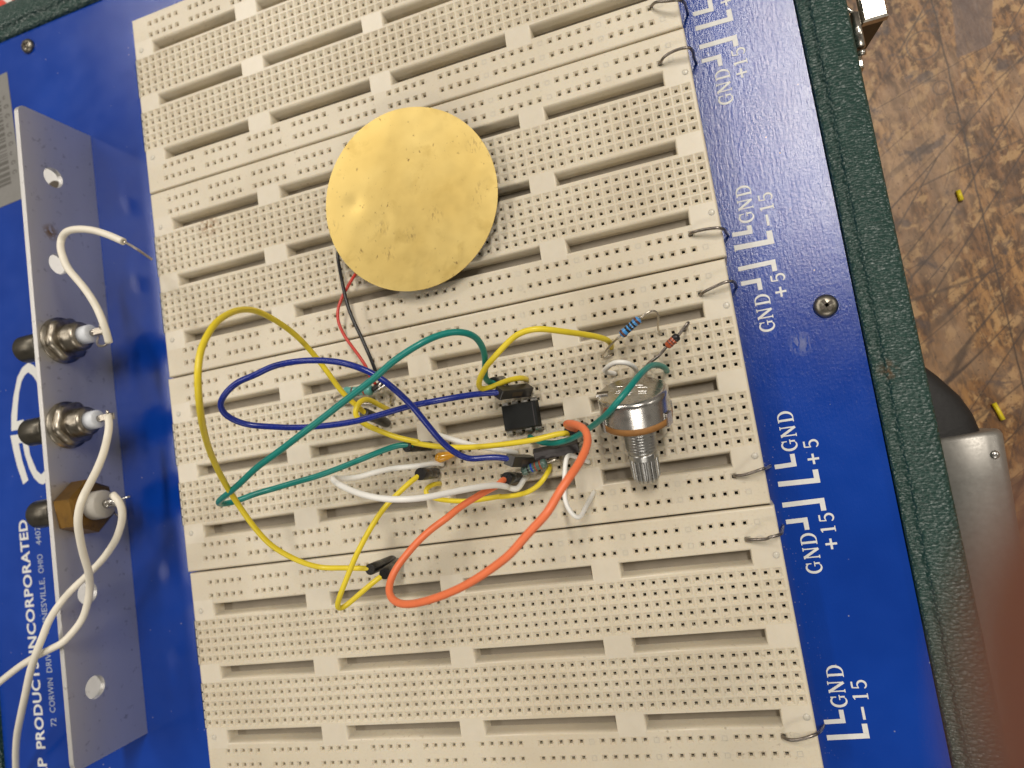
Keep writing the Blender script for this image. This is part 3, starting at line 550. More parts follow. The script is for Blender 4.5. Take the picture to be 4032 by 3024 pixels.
# printed lettering, strokes drawn in a unit box
ZT = PANEL_Z + .05
def arc(cx, cy, rx, ry, a0, a1, n=12): return [(cx + rx * math.cos(math.radians(a0 + (a1 - a0) * i / n)), cy + ry * math.sin(math.radians(a0 + (a1 - a0) * i / n))) for i in range(n + 1)]
def th(n, lo, hi): return [lo + (hi - lo) * math.sin(math.pi * i / n) for i in range(n + 1)]
GL = {
 'N': [([(.0, .97), (.22, .97)], .06), ([(.11, .97), (.11, .03)], .075), ([(0, .03), (.24, .03)], .06), ([(.10, .98), (.72, .02)], .15), ([(.72, .97), (.72, .03)], .075), ([(.58, .97), (.84, .97)], .06)],
 'D': [([(0, .97), (.36, .97)], .06), ([(0, .03), (.36, .03)], .06), ([(.16, .99), (.16, .01)], .14), (arc(.34, .5, .42, .47, 90, -90, 16), th(16, .06, .15))],
 'G': [(arc(.42, .5, .37, .46, 40, 300, 20), th(20, .06, .15)), ([(.70, .62), (.70, .97)], .06), ([(.62, .16), (.70, .12), (.70, .42)], .10), ([(.48, .43), (.84, .43)], .06)],
 '1': [([(.40, .98), (.40, .03)], .15), ([(.18, .03), (.62, .03)], .06), ([(.18, .86), (.40, .95)], .07)],
 '5': [([(.20, .94), (.66, .94)], .11), ([(.20, .97), (.17, .52)], .07), ([(.17, .53)] + arc(.38, .32, .30, .28, 120, -150, 16), [.05] + th(16, .06, .14))],
 '+': [([(.05, .5), (.75, .5)], .13), ([(.40, .12), (.40, .88)], .13)],
 '-': [([(.02, .5), (.80, .5)], .14)],
}
zk = [0]
def glyph(mb, ch, x, y, h, w):
    for pts, ws in GL[ch]:
        k = 1.14 * math.sqrt(h * w); zk[0] = (zk[0] + 1) % 40
        wsx = [q * k for q in ws] if isinstance(ws, list) else ws * k
        mb.ribbon([(x - (gy - .5) * h, y + (gx - .4) * w) for gx, gy in pts], wsx, ZT + zk[0] * .0004)
def ell(mb, pts, w, flip):
    (x0, y0), (x1, y1), (x2, y2) = pts
    s = 1 if y2 > y1 else -1
    z = ZT + .003
    mb.face([(x0, y0 - w / 2, z), (x1 + w / 2, y1 - w / 2, z), (x1 + w / 2, y1 + w / 2, z), (x0, y0 + w / 2, z)])
    mb.face([(x1 - w / 2, y1 + s * w / 2, z + .001), (x1 + w / 2, y1 + s * w / 2, z + .001), (x1 + w / 2, y2, z + .001), (x1 - w / 2, y2, z + .001)])
T = D['text']; H, W, H5 = 3.55, 3.15, 3.3
def word(mb, s, ps, h=H, w=W):
    for c, (x, y) in zip(s, ps): glyph(mb, c, x, y, h, w)
def lettering(draw):
    mb = MB(); draw(mb); mb.build('lettering', M['print'], CASE)
def L0(mb):
    t = T['s0']; ell(mb, t['Lin'], 1.1, 0); ell(mb, t['Lout'], 1.2, 0); ell(mb, t['Rout'], 1.2, 0); ell(mb, t['Rin'], 1.05, 0)
    glyph(mb, '+', *t['plus'][0], 3.2, 3.3); word(mb, '5', [(13.5, -17.4)], H5); word(mb, 'GND', [(9.1, -17.2), (9.2, -13.9), (9.3, -10.6)])
    word(mb, 'GND', t['GND']); word(mb, '15', t['num15'], H5, 2.9); glyph(mb, '+', *t['pl'][0], 3.3, 3.5)
def L1(mb):
    t = T['s1']; ell(mb, t['Lin'], 1.05, 0); ell(mb, t['Lout'], 1.3, 0); ell(mb, t['Rout'], 1.1, 0); ell(mb, t['Rin'], 1.05, 0)
    word(mb, 'GND', t['GND1']); word(mb, 'GND', t['GND2']); word(mb, '15', t['n15'], H5, 2.9); word(mb, '5', t['n5'], H5, 2.9); glyph(mb, '+', *t['pl'][0], 3.3, 3.5)
    glyph(mb, '-', 13.28, -78.5, 3.6, 3.6)
def L2(mb):
    t = T['s2']; ell(mb, t['Lin'], 1.05, 0); ell(mb, t['Lout'], 1.2, 0); ell(mb, t['Rout'], 1.15, 0); ell(mb, t['Rin'], 1.05, 0)
    word(mb, 'GND', t['GND1']); word(mb, 'GND', t['GND2']); word(mb, '5', t['n5'], H5, 2.9); glyph(mb, '+', *t['pl1'][0], 3.3, 3.5); word(mb, '15', t['n15'], H5, 2.9); glyph(mb, '+', *t['pl'][0], 3.3, 3.5)
def L3(mb):
    t = T['s3']; ell(mb, t['Lin'], 1.0, 0); ell(mb, t['Lout'], 1.15, 0); word(mb, 'GND', t['GND1']); word(mb, '15', t['n15'], H5, 2.9); glyph(mb, '-', 13.1, -195.1, 3.6, 3.6)
for f in (L0, L1, L2, L3): lettering(f)
# sans lettering with the built-in font
def sans(mb, s, y0, y1, xbase, h, bold, space=1.0):
    c = bpy.data.curves.new('t', 'FONT'); c.body = s; c.size = 1.0; c.offset = bold; c.space_character = space; c.resolution_u = 3
    ob = bpy.data.objects.new('t', c); col.objects.link(ob)
    me = bpy.data.meshes.new_from_object(ob.evaluated_get(bpy.context.evaluated_depsgraph_get()))
    xs = [v.co.x for v in me.vertices]; ys = [v.co.y for v in me.vertices]; a, b = min(xs), max(xs); caph = .729
    for p in me.polygons:
        mb.face([(xbase - me.vertices[i].co.y / caph * h, y0 + (me.vertices[i].co.x - a) / (b - a) * (y1 - y0), ZT) for i in p.vertices])
    bpy.data.objects.remove(ob); bpy.data.meshes.remove(me); bpy.data.curves.remove(c)
mb = MB(); 
for s_, a_, b_ in (('AP', -207.4, -200.0), ('PRODUCTS', -197.2, -169.3), ('INCORPORATED', -166.4, -122.3)): sans(mb, s_, a_, b_, -233.5, 3.9, .024, 1.06)
mb.build('lettering', M['print'], CASE)
mb = MB(); 
for s_, a_, b_ in (('72', -190.3, -187.7), ('CORWIN', -185.9, -174.9), ('DRIVE,', -173.1, -165.0), ('PAINESVILLE,', -160.6, -142.4), ('OHIO', -140.7, -134.5), ('44077', -131.4, -123.6)): sans(mb, s_, a_, b_, -227.8, 2.5, .0, 1.0)
mb.build('lettering', M['print_dim'], CASE)
def poly_mesh(outline, z, name, mat, parent):
    bm = bmesh.new(); vs = [bm.verts.new((x, y, z)) for x, y in outline]; f = bm.faces.new(vs); bmesh.ops.triangulate(bm, faces=[f])
    mb = MB()
    for f in bm.faces: mb.face([v.co[:] for v in f.verts])
    bm.free(); return mb.build(name, mat, parent)
poly_mesh(D['logo1'], ZT, 'logo_stroke', M['print'], CASE); poly_mesh(D['logo2'], ZT, 'logo_stroke', M['print'], CASE)

# silver sticker with bars
a, b = V((-225.5, 36.5, 0)), V((-222.75, -11.4, 0)); ey = (b - a).normalized(); ex = V((-ey.y, ey.x, 0)); ex = ex if ex.x < 0 else -ex
def SL(u, v, z): q = a + ey * u + ex * v; return (q.x, q.y, z)
mb = MB(); Ls = (b - a).length
mb.grid([[SL(0, 0, ZT - .04), SL(Ls, 0, ZT - .04), SL(Ls, 26, ZT - .04), SL(0, 26, ZT - .04)], [SL(0, 0, ZT + .06), SL(Ls, 0, ZT + .06), SL(Ls, 26, ZT + .06), SL(0, 26, ZT + .06)]], 0, True, False, True, True)
ST = mb.build('sticker', M['sticker'], CASE)
mb = MB(); u = 9.5; rnd = random.Random(3)
while u < 41:
    w = rnd.choice((.35, .6, .9, 1.3)); mb.face([SL(u, 4.6, ZT + .1), SL(u + w, 4.6, ZT + .1), SL(u + w, 21, ZT + .1), SL(u, 21, ZT + .1)]); u += w + rnd.choice((.4, .6, .9))
for k in range(9):
    uu = 9 + k * 3.55; mb.ribbon([(SL(uu + .9 * math.cos(q) * .62, 2.4 + .95 * math.sin(q), 0)[:2]) for q in [i * math.pi / 6 for i in range(0, 12 if k % 3 else 7)]], .42, ZT + .1)
mb.build('bar_code', M['ink'], ST)

# screws of the panel
def screw(x, y, r, rot):
    mb = MB(); mb.lathe([(0, r), (.5, r), (1.0, r * .93), (1.4, r * .74), (1.62, r * .5), (1.74, r * .25), (1.76, .05)], (x, y, PANEL_Z), (0, 0, 1), 32); zt = PANEL_Z + 1.76
    s = mb.build('screw', M['screw'], CASE)
    mb = MB()
    for t in (0, math.pi / 2):
        c, d = math.cos(rot + t), math.sin(rot + t); mb.box((x, y, zt - .11), r * .54, r * .14, .22, ((c, d, 0), (-d, c, 0), (0, 0, 1)))
    mb.build('cross_slot_shade', M['contact_shade'], s)  # raised dark cross stands in for the recess, shade put in its colour
screw(D['screws'][0][0], D['screws'][0][1], 2.75, .45); screw(D['screws'][1][0], D['screws'][1][1], 2.55, .2)

# catch on the outside wall
LT = CASE
mb = MB()
r_ = lambda y, z, x0, x1: [(x0, y, z), (x1, y, z)]
def rbox(mb, x0, x1, y0, y1, z0, z1, r=.5, mi=0): mb.box(((x0 + x1) / 2, (y0 + y1) / 2, (z0 + z1) / 2), (x1 - x0) / 2, (y1 - y0) / 2, (z1 - z0) / 2, mi=mi, ch=r)
rbox(mb, 43.6, 49.3, -34.8, -6, -15.0, -12.2, .5)
CT = mb.build('catch', M['chrome'], CASE)
mb = MB(); outl = [(42.9, -13.5), (49.0, -13.5), (47.2, -27.5), (46.4, -29.3), (44.5, -30.2), (42.2, -30.2)]
mb.grid([[(x, -34.4, z) for x, z in outl], [(x, -33.4, z) for x, z in outl]], 0, True, False, True, True); mb.build('catch_plate', M['barrel'], CT)
mb = MB(); mb.tube([(42.0, -32.2, -12.2), (41.9, -40.9, -12.2)], 1.05, 20); mb.tube([(41.9, -41.4, -12.5), (41.9, -42.6, -13.0)], 1.0, 16)
mb.box((41.3, -43.5, -19), .9, 1.6, 5.5, ch=.4); mb.build('hinge_barrel', M['chrome'], CT)
mb = MB(); mb.tube(path([(41.8, -32.0, -12), (40.6, -30.6, -12), (39.8, -27, -12), (40.2, -20, -12)]), .45, 10); mb.build('wire_bail', M['chrome'], CT)
# carrying handle
mb = MB(); rows = []
ctl = [(-104, 38.5), (-110, 41.2), (-116, 45.6), (-122, 50.5), (-128, 54.6), (-133, 56.6), (-138, 57.5), (-141, 57.6)]
for y, xo in ctl:
    xi = 36.0; cx = (xi + xo) / 2; hw = (xo - xi) / 2; rows.append([(cx + hw * (1 if math.cos(q) > 0 else -1) * abs(math.cos(q)) ** .75, y, -39.5 + 5.2 * math.sin(q)) for q in [2 * math.pi * i / 24 for i in range(24)]])
mb.grid(rows, 0, True, True, True, True); HD = mb.build('handle', M['strap'], CASE)
mb = MB(); rows = []
oy = [(-138.2, 0), (-138.6, .5), (-139.6, .9), (-150, .9), (-170, .9), (-208, .9), (-209.5, .3)]
for y, g in oy:
    sec = []
    for x, z in [(37.5, -46), (37.5, -33.6), (56.0, -32.0), (58.6, -32.4), (60.4, -33.6), (61.2, -35.6), (61.2, -46)]:
        sec.append((x + (g - .9) * (1 if x > 50 else 0) - (y + 138.2) * -.045 * (1 if x > 50 else 0), y + (x - 37.5) * .03, z + (g - .9)))
    rows.append(sec)
mb.grid(rows, 0, True, True, True, True); HE = mb.build('handle_end_cap', M['alu_cap'] if 'alu_cap' in M else M['chrome'], HD)
mb = MB(); mb.lathe([(0, 1.15), (.35, 1.05), (.7, .7), (.82, .25)], (57.3, -143.6, -32.3), (0, 0, 1), 24); mb.build('rivet', M['steel'], HE)

# ------------------------------------------------------------------ the four breadboards
BX0, BX1, BH = -161.2, 1.95, 28.85
PB = 58.1
BLOCK = [13.97, 11.43, 8.89, 6.35, 3.81, -3.81, -6.35, -8.89, -11.43, -13.97]
BUS = [25.55, 21.75, -21.75, -25.55]
BUSX = [-(2 + 6.085 * g + i) * 2.54 for g in range(10) for i in range(5)]
SEGS = [(1.8, 14.0), (16.5, 29.95), (32.35, 45.5), (48.35, 60.7)]
def board_mesh():
    mb = MB()
    I = .55
    x0, x1, yh = BX0 + I, BX1 - I, BH - I
    def flat(xa, xb, ya, yb, mi=0): mb.face([(xa, ya, 0), (xb, ya, 0), (xb, yb, 0), (xa, yb, 0)], mi)
    def sq(cx, cy, h, z): return [(cx - h, cy - h, z), (cx + h, cy - h, z), (cx + h, cy + h, z), (cx - h, cy + h, z)]
    def cell(cx, cy, ho, hf, hh, zf, rg):
        jx, jy = rg.uniform(-.03, .03), rg.uniform(-.03, .03)
        A, B, Cc, Dd, E = sq(cx, cy, ho, 0), sq(cx, cy, hf, 0), sq(cx + jx, cy + jy, hh, zf), sq(cx + jx, cy + jy, hh, zf - 1.25), sq(cx + jx, cy + jy, hh, -4.0)
        for P, Q, mi in ((A, B, 0), (B, Cc, 0), (Cc, Dd, 0), (Dd, E, 1)):
            for k in range(4): mb.face([P[k], P[(k + 1) % 4], Q[(k + 1) % 4], Q[k]], mi)
        mb.face(E, 1)
        if rg.random() < .16:
            s_ = rg.choice((-1, 1)); mb.box((cx + s_ * hh * .45, cy, -2.6), hh * .4, hh * .8, .9, mi=3)
    rg = random.Random(5)
    def slot_band(yc, yw, ya, yb):
        # flats above and below the slot, bridges between the segments
        xs = [(-b * 2.54, -a * 2.54) for a, b in SEGS][::-1]
        cur = x0
        for a, b in xs:
            flat(cur, a, ya, yb, 2); flat(a, b, yc + yw, yb); flat(a, b, ya, yc - yw); cur = b
            zf = -4.2
            def rect(i, z): return [(a + i, yc - yw + i, z), (b - i, yc - yw + i, z), (b - i, yc + yw - i, z), (a + i, yc + yw - i, z)]
            def rect2(i, k, z): return [(a + k, yc - yw + i, z), (b - k, yc - yw + i, z), (b - k, yc + yw - i, z), (a + k, yc + yw - i, z)]
            R3 = [rect(0, 0), rect(.10, -.03), rect2(.26, .18, -.13), rect2(.42, .30, -.34), rect2(.56, .38, -.70), rect2(.68, .42, -1.3), rect2(.78, .45, -2.2), rect2(.86, .48, -3.2), rect2(1.0, .5, zf)]
            mb.grid(R3, 0, True, True)
        flat(cur, x1, ya, yb, 2)
    hb = 1.0
    flat(x0, x1, 25.55 + hb, yh); flat(x0, x1, -yh, -25.55 - hb)
    flat(x0, x1, 21.75 + hb, 25.55 - hb); flat(x0, x1, -25.55 + hb, -21.75 - hb)
    for y in BUS:
        cur = x0
        for x in sorted(BUSX):
            flat(cur, x - hb, y - hb, y + hb); cell(x, y, hb, .76, .37, -.4, rg); cur = x + hb
        flat(cur, x1, y - hb, y + hb)
    slot_band(17.75, 2.15, 15.24, 21.75 - hb); slot_band(-17.75, 2.15, -21.75 + hb, -15.24); slot_band(0, 2.1, -2.54, 2.54)
    for y in BLOCK:
        flat(x0, -63 * 2.54 - 1.27, y - 1.27, y + 1.27); flat(1.27, x1, y - 1.27, y + 1.27)
        for c in range(64): cell(-c * 2.54, y, 1.27, 1.08, .37, -.55, rg)
    ring = lambda i, z: [(BX0 + i, -BH + i, z), (BX1 - i, -BH + i, z), (BX1 - i, BH - i, z), (BX0 + i, BH - i, z)]
    mb.grid([ring(I, 0), ring(I * .55, -.06), ring(I * .2, -.24), ring(0, -.6), ring(-.06, PANEL_Z + .02)], 0, True, False)
    for y in BUS:
        for g in range(4):
            x = -(2 + 6.085 * g - 1.06) * 2.54
            for dx, dy, hx_, hy_ in ((0, .55, .6, .05), (0, -.55, .6, .05), (.55, 0, .05, .5), (-.55, 0, .05, .5)): mb.box((x + dx, y + dy, -.045), hx_, hy_, .06, ch=.03)
    for x in (.35, -62.4 * 2.54):
        for y in (17.75, -17.75):
            mb.lathe([(0, .75), (.08, .7), (.16, .45), (.2, .15)], (x, y, 0), (0, 0, 1), 16, 2)
    return mb
def backing_mesh():
    mb = MB()
    for yc in (17.75, 0, -17.75):
        mb.box(((BX0 + BX1) / 2, yc, -4.45), 80.0, 2.4, .3)
    return mb
BL = ['topmost cream breadboard, cut off by the upper edge of the view', 'cream breadboard lying under the round brass disc', 'cream breadboard carrying the black chip and the silver potentiometer', 'lowest cream breadboard, nearly empty, only two black wire plugs in its top rail']
BDX = [0.0, .15, -.38, .2]
boards = []
for i in range(4):
    at = (BDX[i], -i * PB, PANEL_Z)
    if i == 0:
        e = thing('breadboard', (0, 0, PANEL_Z), BL[0], 'breadboard', 'cream breadboards on the blue panel')
        body = board_mesh(); b1 = body.build('socket_body', [M['cream'], M['contact_shade'], M['bridge'], M['lead']], e, recalc=False)
        b2 = backing_mesh().build('slot_backing', M['backing'], e); first = e
    else:
        e = first.copy(); col.objects.link(e); e['label'] = BL[i]
        for ch in (b1, b2):
            c = ch.copy(); col.objects.link(c); c.parent = e
    e.location = V(at) * MM; e['o'] = at
    boards.append(e)

# bare wire links from the rails over the board edges into the panel
LL = ['bare wire link at the right end of the topmost breadboard, above the GND +15 lettering', 'bare wire link just left of the upper GND +15 lettering', 'bare wire link beside the LGND L-15 lettering under the brass disc board',
      'bare wire link beside the GND +5 lettering', 'bare wire link beside the LGND L+5 lettering', 'bare wire link beside the lower GND +15 lettering', 'bare wire link beside the lowest LGND L-15 lettering']
for pts, lab in zip(D['links'], LL):
    mb = MB(); mb.tube(path(pts, .35, 2), .36, 12)
    mb.build('wire_link', M['darkwire'], None, pts[-1], (lab, 'wire link', 'bare wire links at the right board edges'))

# ------------------------------------------------------------------ bracket with three coaxial jacks
BR = thing('jack_bracket', (-191, -95, PANEL_Z), 'upright grey metal bracket holding three coaxial jacks, left of the breadboards', 'metal bracket')
def plate_mesh():
    c = bpy.data.curves.new('c', 'CURVE'); c.dimensions = '2D'; c.fill_mode = 'BOTH'; c.extrude = .7; c.bevel_depth = .12; c.bevel_resolution = 1
    def sp(pts):
        s = c.splines.new('POLY'); s.points.add(len(pts) - 1); s.use_cyclic_u = True
        for p, q in zip(s.points, pts): p.co = (q[0], q[1], 0, 1)
    y0, y1, z0, z1, r = -193.4, 2.2, PANEL_Z + .05, 16.5, 2.4
    sp([(y0, z0), (y1, z0)] + arc(y1 - r, z1 - r, r, r, 0, 90, 8) + arc(y0 + r, z1 - r, r, r, 90, 180, 8))
    for y, z in ((-18.0, 6.8), (-46.3, 7.6), (-146.6, 7.8), (-173.5, 8.0)): sp(arc(y, z, 3.3, 3.3, 0, 345, 23))
    ob = bpy.data.objects.new('c', c); col.objects.link(ob)
    me = bpy.data.meshes.new_from_object(ob.evaluated_get(bpy.context.evaluated_depsgraph_get()))
    mb = MB()
    for p in me.polygons: mb.face([(-191.7 + me.vertices[i].co.z, me.vertices[i].co.x, me.vertices[i].co.y) for i in p.vertices])
    bpy.data.objects.remove(ob); bpy.data.meshes.remove(me); bpy.data.curves.remove(c)
    return mb
pm = plate_mesh(); pm.build('upright_plate', M['alu'], BR)
mb = MB(); mb.box((-203, -95.6, PANEL_Z + .75), 10.4, 97.8, .7, ch=.12); FL = mb.build('foot_flange', M['alu'], BR)
mb = MB(); mb.lathe([(0, 3.4), (.03, 3.4)], (-207.2, -13.2, PANEL_Z + 1.46), (0, 0, 1), 24); mb.build('flange_hole', M['contact_shade'], FL)
def jack(y, z, kind):
    o = (-191, y, z)
    mb = MB(); R = 4.0
    mb.lathe([(-1.2, 5.2), (-2.2, 5.2), (-2.4, 4.1), (-6.5, 4.1), (-6.7, 3.9), (-7.0, 4.1), (-14.6, 4.15), (-15.1, 3.9), (-15.1, 3.0), (-12, 2.9)], o, (1, 0, 0), 40, mod=lambda k, d: 1 + (.012 if k % 2 else 0))
    J = mb.build('jack', M['barrel'], BR)
    if kind == 0:
        mb = MB(); mb.lathe([(.02, 7.1), (.7, 7.1), (.75, 6.2), (1.1, 6.0)], o, (1, 0, 0), 40); mb.build('washer', M['jack'], J)
        mb = MB(); mb.lathe([(1.1, 6.0), (1.6, 6.35), (3.1, 6.35), (3.7, 5.5)], o, (1, 0, 0), 6 if False else 36, mod=lambda k, d: 1 + .06 * math.cos(k * 2 * math.pi / 6)); mb.build('nut', M['jack'], J)
        prof = [(3.5, 4.3)]
        for k in range(6): prof += [(3.9 + k * .75, 4.35), (4.25 + k * .75, 3.95)]
        mb = MB(); mb.lathe(prof + [(8.5, 3.9), (8.6, 3.2)], o, (1, 0, 0), 40); mb.build('thread', M['jack'], J)
        mb = MB(); mb.lathe([(8.3, 2.75), (11.6, 2.7), (12.0, 2.4), (12.1, .4)], o, (1, 0, 0), 32); mb.build('insulator', M['ptfe'], J)
        mb = MB(); mb.lathe([(12, 1.0), (13.2, 1.05), (13.4, .9)], o, (1, 0, 0), 20)
        q = V((-191 + 13, y, z)); mb.box(q + V((2.1, 0, .55)), 2.1, .95, .28, ch=.1); mb.box(q + V((2.1, 0, -.55)), 2.1, .95, .28, ch=.1)
        mb.tube(path([q + V((3.4, 1.8, 1.0)), q + V((3.3, .2, .9)), q + V((3.5, -.6, -.6)), q + V((2.6, -1.1, .2))]), .42, 8); mb.build('solder_lug', M['lead'], J)
    else:
        mb = MB(); mb.lathe([(.02, 7.2), (.5, 8.0), (6.3, 8.0), (7.0, 7.2)], o, (1, 0, 0), 6, smooth=False, up=(0, .35, .94)); mb.build('nut', M['nut'], J)
        mb = MB(); mb.lathe([(6.9, 4.2), (10.6, 4.1), (11.2, 3.7), (11.3, .6)], o, (1, 0, 0), 36); mb.build('insulator', M['ptfe_grey'], J)
        mb = MB(); q = V((-191 + 11, y, z)); mb.lathe([(11.2, 1.25), (12.6, 1.35), (13.2, 1.0)], o, (1, 0, 0), 20)
        mb.tube(path([q + V((1.6, 0, .4)), q + V((3.2, .6, 1.6)), q + V((5.0, .2, 1.3)), q + V((5.6, -.4, 0))]), .75, 12); mb.tube(path([q + V((1.8, -.5, 0)), q + V((3.6, -.8, -.7)), q + V((5.8, -.6, -.5))]), .55, 12)
        mb.tube([q + V((5, .2, 1)), q + V((9.6, 1.0, .4))], .3, 8); mb.tube(path([q + V((.4, -3.2, -2.6)), q + V((2.4, -4.6, -2.8)), q + V((3.4, -5.4, -2.2))]), .3, 8); mb.build('solder_lug', M['steel'], J)
jack(-70.7, 8.8, 0); jack(-96.6, 9.2, 0); jack(-121.6, 8.9, 1)

def lead_thing(name, pts, label, cat, group, mat, r, part='insulation', **kw):
    e = thing(name, (pts[0][0], pts[0][1], pts[0][2]), label, cat, group); cable(part, pts, r, mat, e, **kw); return e
W1 = lead_thing('hookup_wire', D['white_strip'], 'white wire from the upper jack whose stripped bare end points at the breadboards', 'wire', 'white wires on the jacks', M['cablewhite'], 1.0)
cable('bare_end', D['white_strip_bare'], .34, M['lead'], W1, n=8); cable('bare_end', D['white_strip_tail'], .34, M['lead'], W1, n=8)
lead_thing('hookup_wire', D['white_a'], 'white wire soldered to the middle jack, passing over the brass nut', 'wire', 'white wires on the jacks', M['cablewhite'], .98)
lead_thing('hookup_wire', D['white_b'], 'white wire soldered to the brass nut jack, leaving past the printed address', 'wire', 'white wires on the jacks', M['cablewhite'], .98)

# ------------------------------------------------------------------ brass piezo disc
PZ = thing('piezo_disc', (-73.5, -55.0, 5.0), 'round golden brass piezo disc with a thin red and a thin black lead', 'piezo disc')
nrm = V((.0424, -.0481, 1)).normalized(); ux = V((1, 0, 0)); ux = (ux - nrm * ux.dot(nrm)).normalized(); uy = nrm.cross(ux)
rows_t = []; R = 24.3; NR, NA = 28, 200
crease_n = V((.74, .67)).normalized()
def dz(u, v):
    s = u * crease_n.x * -1 + v * crease_n.y          # distance towards the upper left
    h = 0.0
    d = (-u * .74 + v * .45) - 10.0
    if d > 0: h -= .045 * d * (d / (d + 2.0))
    q = math.hypot(u + 15.5, v - 2.5); h -= .22 * math.exp(-(q / 2.6) ** 2)
    return h
mb = MB(); top = []
for i in range(NR + 1):
    r = R * i / NR; top.append([V((-73.5, -55, 5)) + ux * (r * math.cos(2 * math.pi * k / NA)) + uy * (r * math.sin(2 * math.pi * k / NA)) + nrm * (.16 + dz(r * math.cos(2 * math.pi * k / NA), r * math.sin(2 * math.pi * k / NA))) for k in range(NA)])
top[0] = [top[0][0] + (p - top[1][0]) * 0 + (top[1][k] - top[0][0]) * .02 for k, p in enumerate(top[1])]
mb.grid(top, 0, True, True, True, False)
edge = top[-1]; low = [p - nrm * .28 for p in edge]
mb.grid([edge, low], 0, True, False); mb.grid([low, [V((-73.5, -55, 4.85)) + (p - V((-73.5, -55, 4.85))) * .01 for p in low]], 0, True, False, False, True)
mb.build('disc', M['brass'], PZ)
mb = MB(); mb.lathe([(0, 16), (-.25, 15.8)], V((-73.5, -55, 4.55)), nrm, 64); mb.build('ceramic_element', M['ptfe_grey'], PZ)
for key, mt in (('lead_red', 'red'), ('lead_black', 'black')): cable('lead_wire', D[key], .42 if key == 'lead_red' else .48, M[mt], PZ)
mb = MB(); J0, J1, J2 = (V(p) for p in D['joint']); mb.tube(path([J0, J1, J2], .4), [1.1] * len(path([J0, J1, J2], .4)), 14); mb.build('taped_joint', M['heatshrink'], PZ)
mb = MB(); mb.tube(path([J0 + V((.5, -.9, .9)), J1 + V((.3, -.9, 1.0)), J1 + V((1.3, -.6, .9)), J2 + V((.2, -.5, .6))], .3), .42, 10); mb.tube(path([J1 + V((0, -.6, 1.0)), J1 + V((.5, .3, 1.3)), J1 + V((1.0, .9, .5))], .3), .34, 8); mb.build('solder_joint', M['steel'], PZ)

# ------------------------------------------------------------------ jumper wires
def plug(parent, p, r=1.32, mat='heatshrink'):
    a, b = V(p[0]), V(p[-1]); d = (b - a).normalized(); L = (b - a).length; a2 = a - d * 1.0
    pts = [a2, a2 + d * .25, a2 + d * (L * .42), a2 + d * (L * .45), a2 + d * (L * .52), a2 + d * (L * .55), b - d * .9, b - d * .3, b]
    rs = [r * .92, r * 1.06, r * 1.06, r * .97, r * .97, r * 1.0, r * .98, r * .85, r * .4]
    mb = MB(); mb.tube(pts, rs, 20); q = mb.build('plug', M[mat], parent)
    mb = MB(); mb.tube([b - d * .2, V((b.x, b.y, -1.2))], .3, 8); mb.build('pin', M['lead'], q)
def box_plug(parent, p, mat='housing', s=1.27, up=(0, 0, 1)):
    a, b = V(p[0]), V(p[1]); d = (b - a).normalized(); u = V(up) - d * V(up).dot(d); u = u.normalized() if u.length > 1e-3 else d.orthogonal().normalized(); w = d.cross(u)
    mb = MB(); L = (b - a).length + 1.0; c = (a - d * .5 + b - d * .5) / 2
    mb.box(c, L / 2, s, s, (d, w, u), ch=.12); q = mb.build('plug', M[mat], parent)
    mb = MB(); mb.box(c + u * (s + .02), L * .16, s * .42, .04, (d, w, u)); mb.build('latch_window', M['contact_shade'], q)
    mb = MB(); mb.tube([b, V((b.x, b.y, -1.2))], .32, 8); mb.build('pin', M['lead'], q)
P_, B_ = D['plugs'], D['boxes']
GJ = 'jumper wires plugged into the breadboards'
w = lead_thing('jumper_wire', D['yellow_big'], 'longest yellow jumper wire, wide loop towards the left edge of the breadboards', 'jumper wire', GJ, M['yellow'], .66, smooth=6); plug(w, P_['yb0']); plug(w, P_['yb1'])
w = lead_thing('jumper_wire', D['blue'], 'dark blue jumper wire looped to the left, crossing itself', 'jumper wire', GJ, M['blue'], .74, smooth=5); box_plug(w, B_['b0'], up=(0, -.35, .94)); box_plug(w, B_['b1'])
w = lead_thing('jumper_wire', D['teal'], 'long teal jumper wire folded back sharply at the left, crossing over the blue wire', 'jumper wire', GJ, M['teal'], .74, smooth=5); plug(w, P_['t0']); plug(w, P_['t1'])
w = lead_thing('jumper_wire', D['yellow_mid'], 'yellow jumper wire running below the black chip to a plug beside the orange wire', 'jumper wire', GJ, M['yellow'], .68, smooth=6); plug(w, P_['ym1'], 1.2)
w = lead_thing('jumper_wire', D['yellow_right'], 'yellow jumper wire arching from above the chip to the blue resistor', 'jumper wire', GJ, M['yellow'], .68, smooth=6)
w = lead_thing('jumper_wire', D['yellow_low'], 'low yellow jumper wire ending beside the grey green resistor', 'jumper wire', GJ, M['yellow'], .62, smooth=6)
w = lead_thing('jumper_wire', D['yellow_short'], 'yellow jumper wire in a narrow V between two black plugs, down to the lowest breadboard', 'jumper wire', GJ, M['yellow'], .66, smooth=5); plug(w, P_['ys0'], 1.45); plug(w, P_['ys1'])
w = lead_thing('jumper_wire', D['orange'], 'orange jumper wire in a big raised loop over the lowest breadboard', 'jumper wire', GJ, M['orange'], .80, smooth=5); plug(w, P_['o0'], 1.4); plug(w, P_['o1'], 1.25)
w = lead_thing('jumper_wire', D['teal_short'], 'short green teal jumper wire crossing over the potentiometer', 'jumper wire', GJ, M['teal'], .68, smooth=6)
w = lead_thing('jumper_wire', D['white_big'], 'white jumper wire with a raised hairpin bend, crossing the orange wire', 'jumper wire', GJ, M['white'], .72, smooth=6)
w = lead_thing('jumper_wire', D['white_arc'], 'tiny white jumper wire arched behind the potentiometer', 'jumper wire', GJ, M['white'], .60, smooth=4, step=.4)
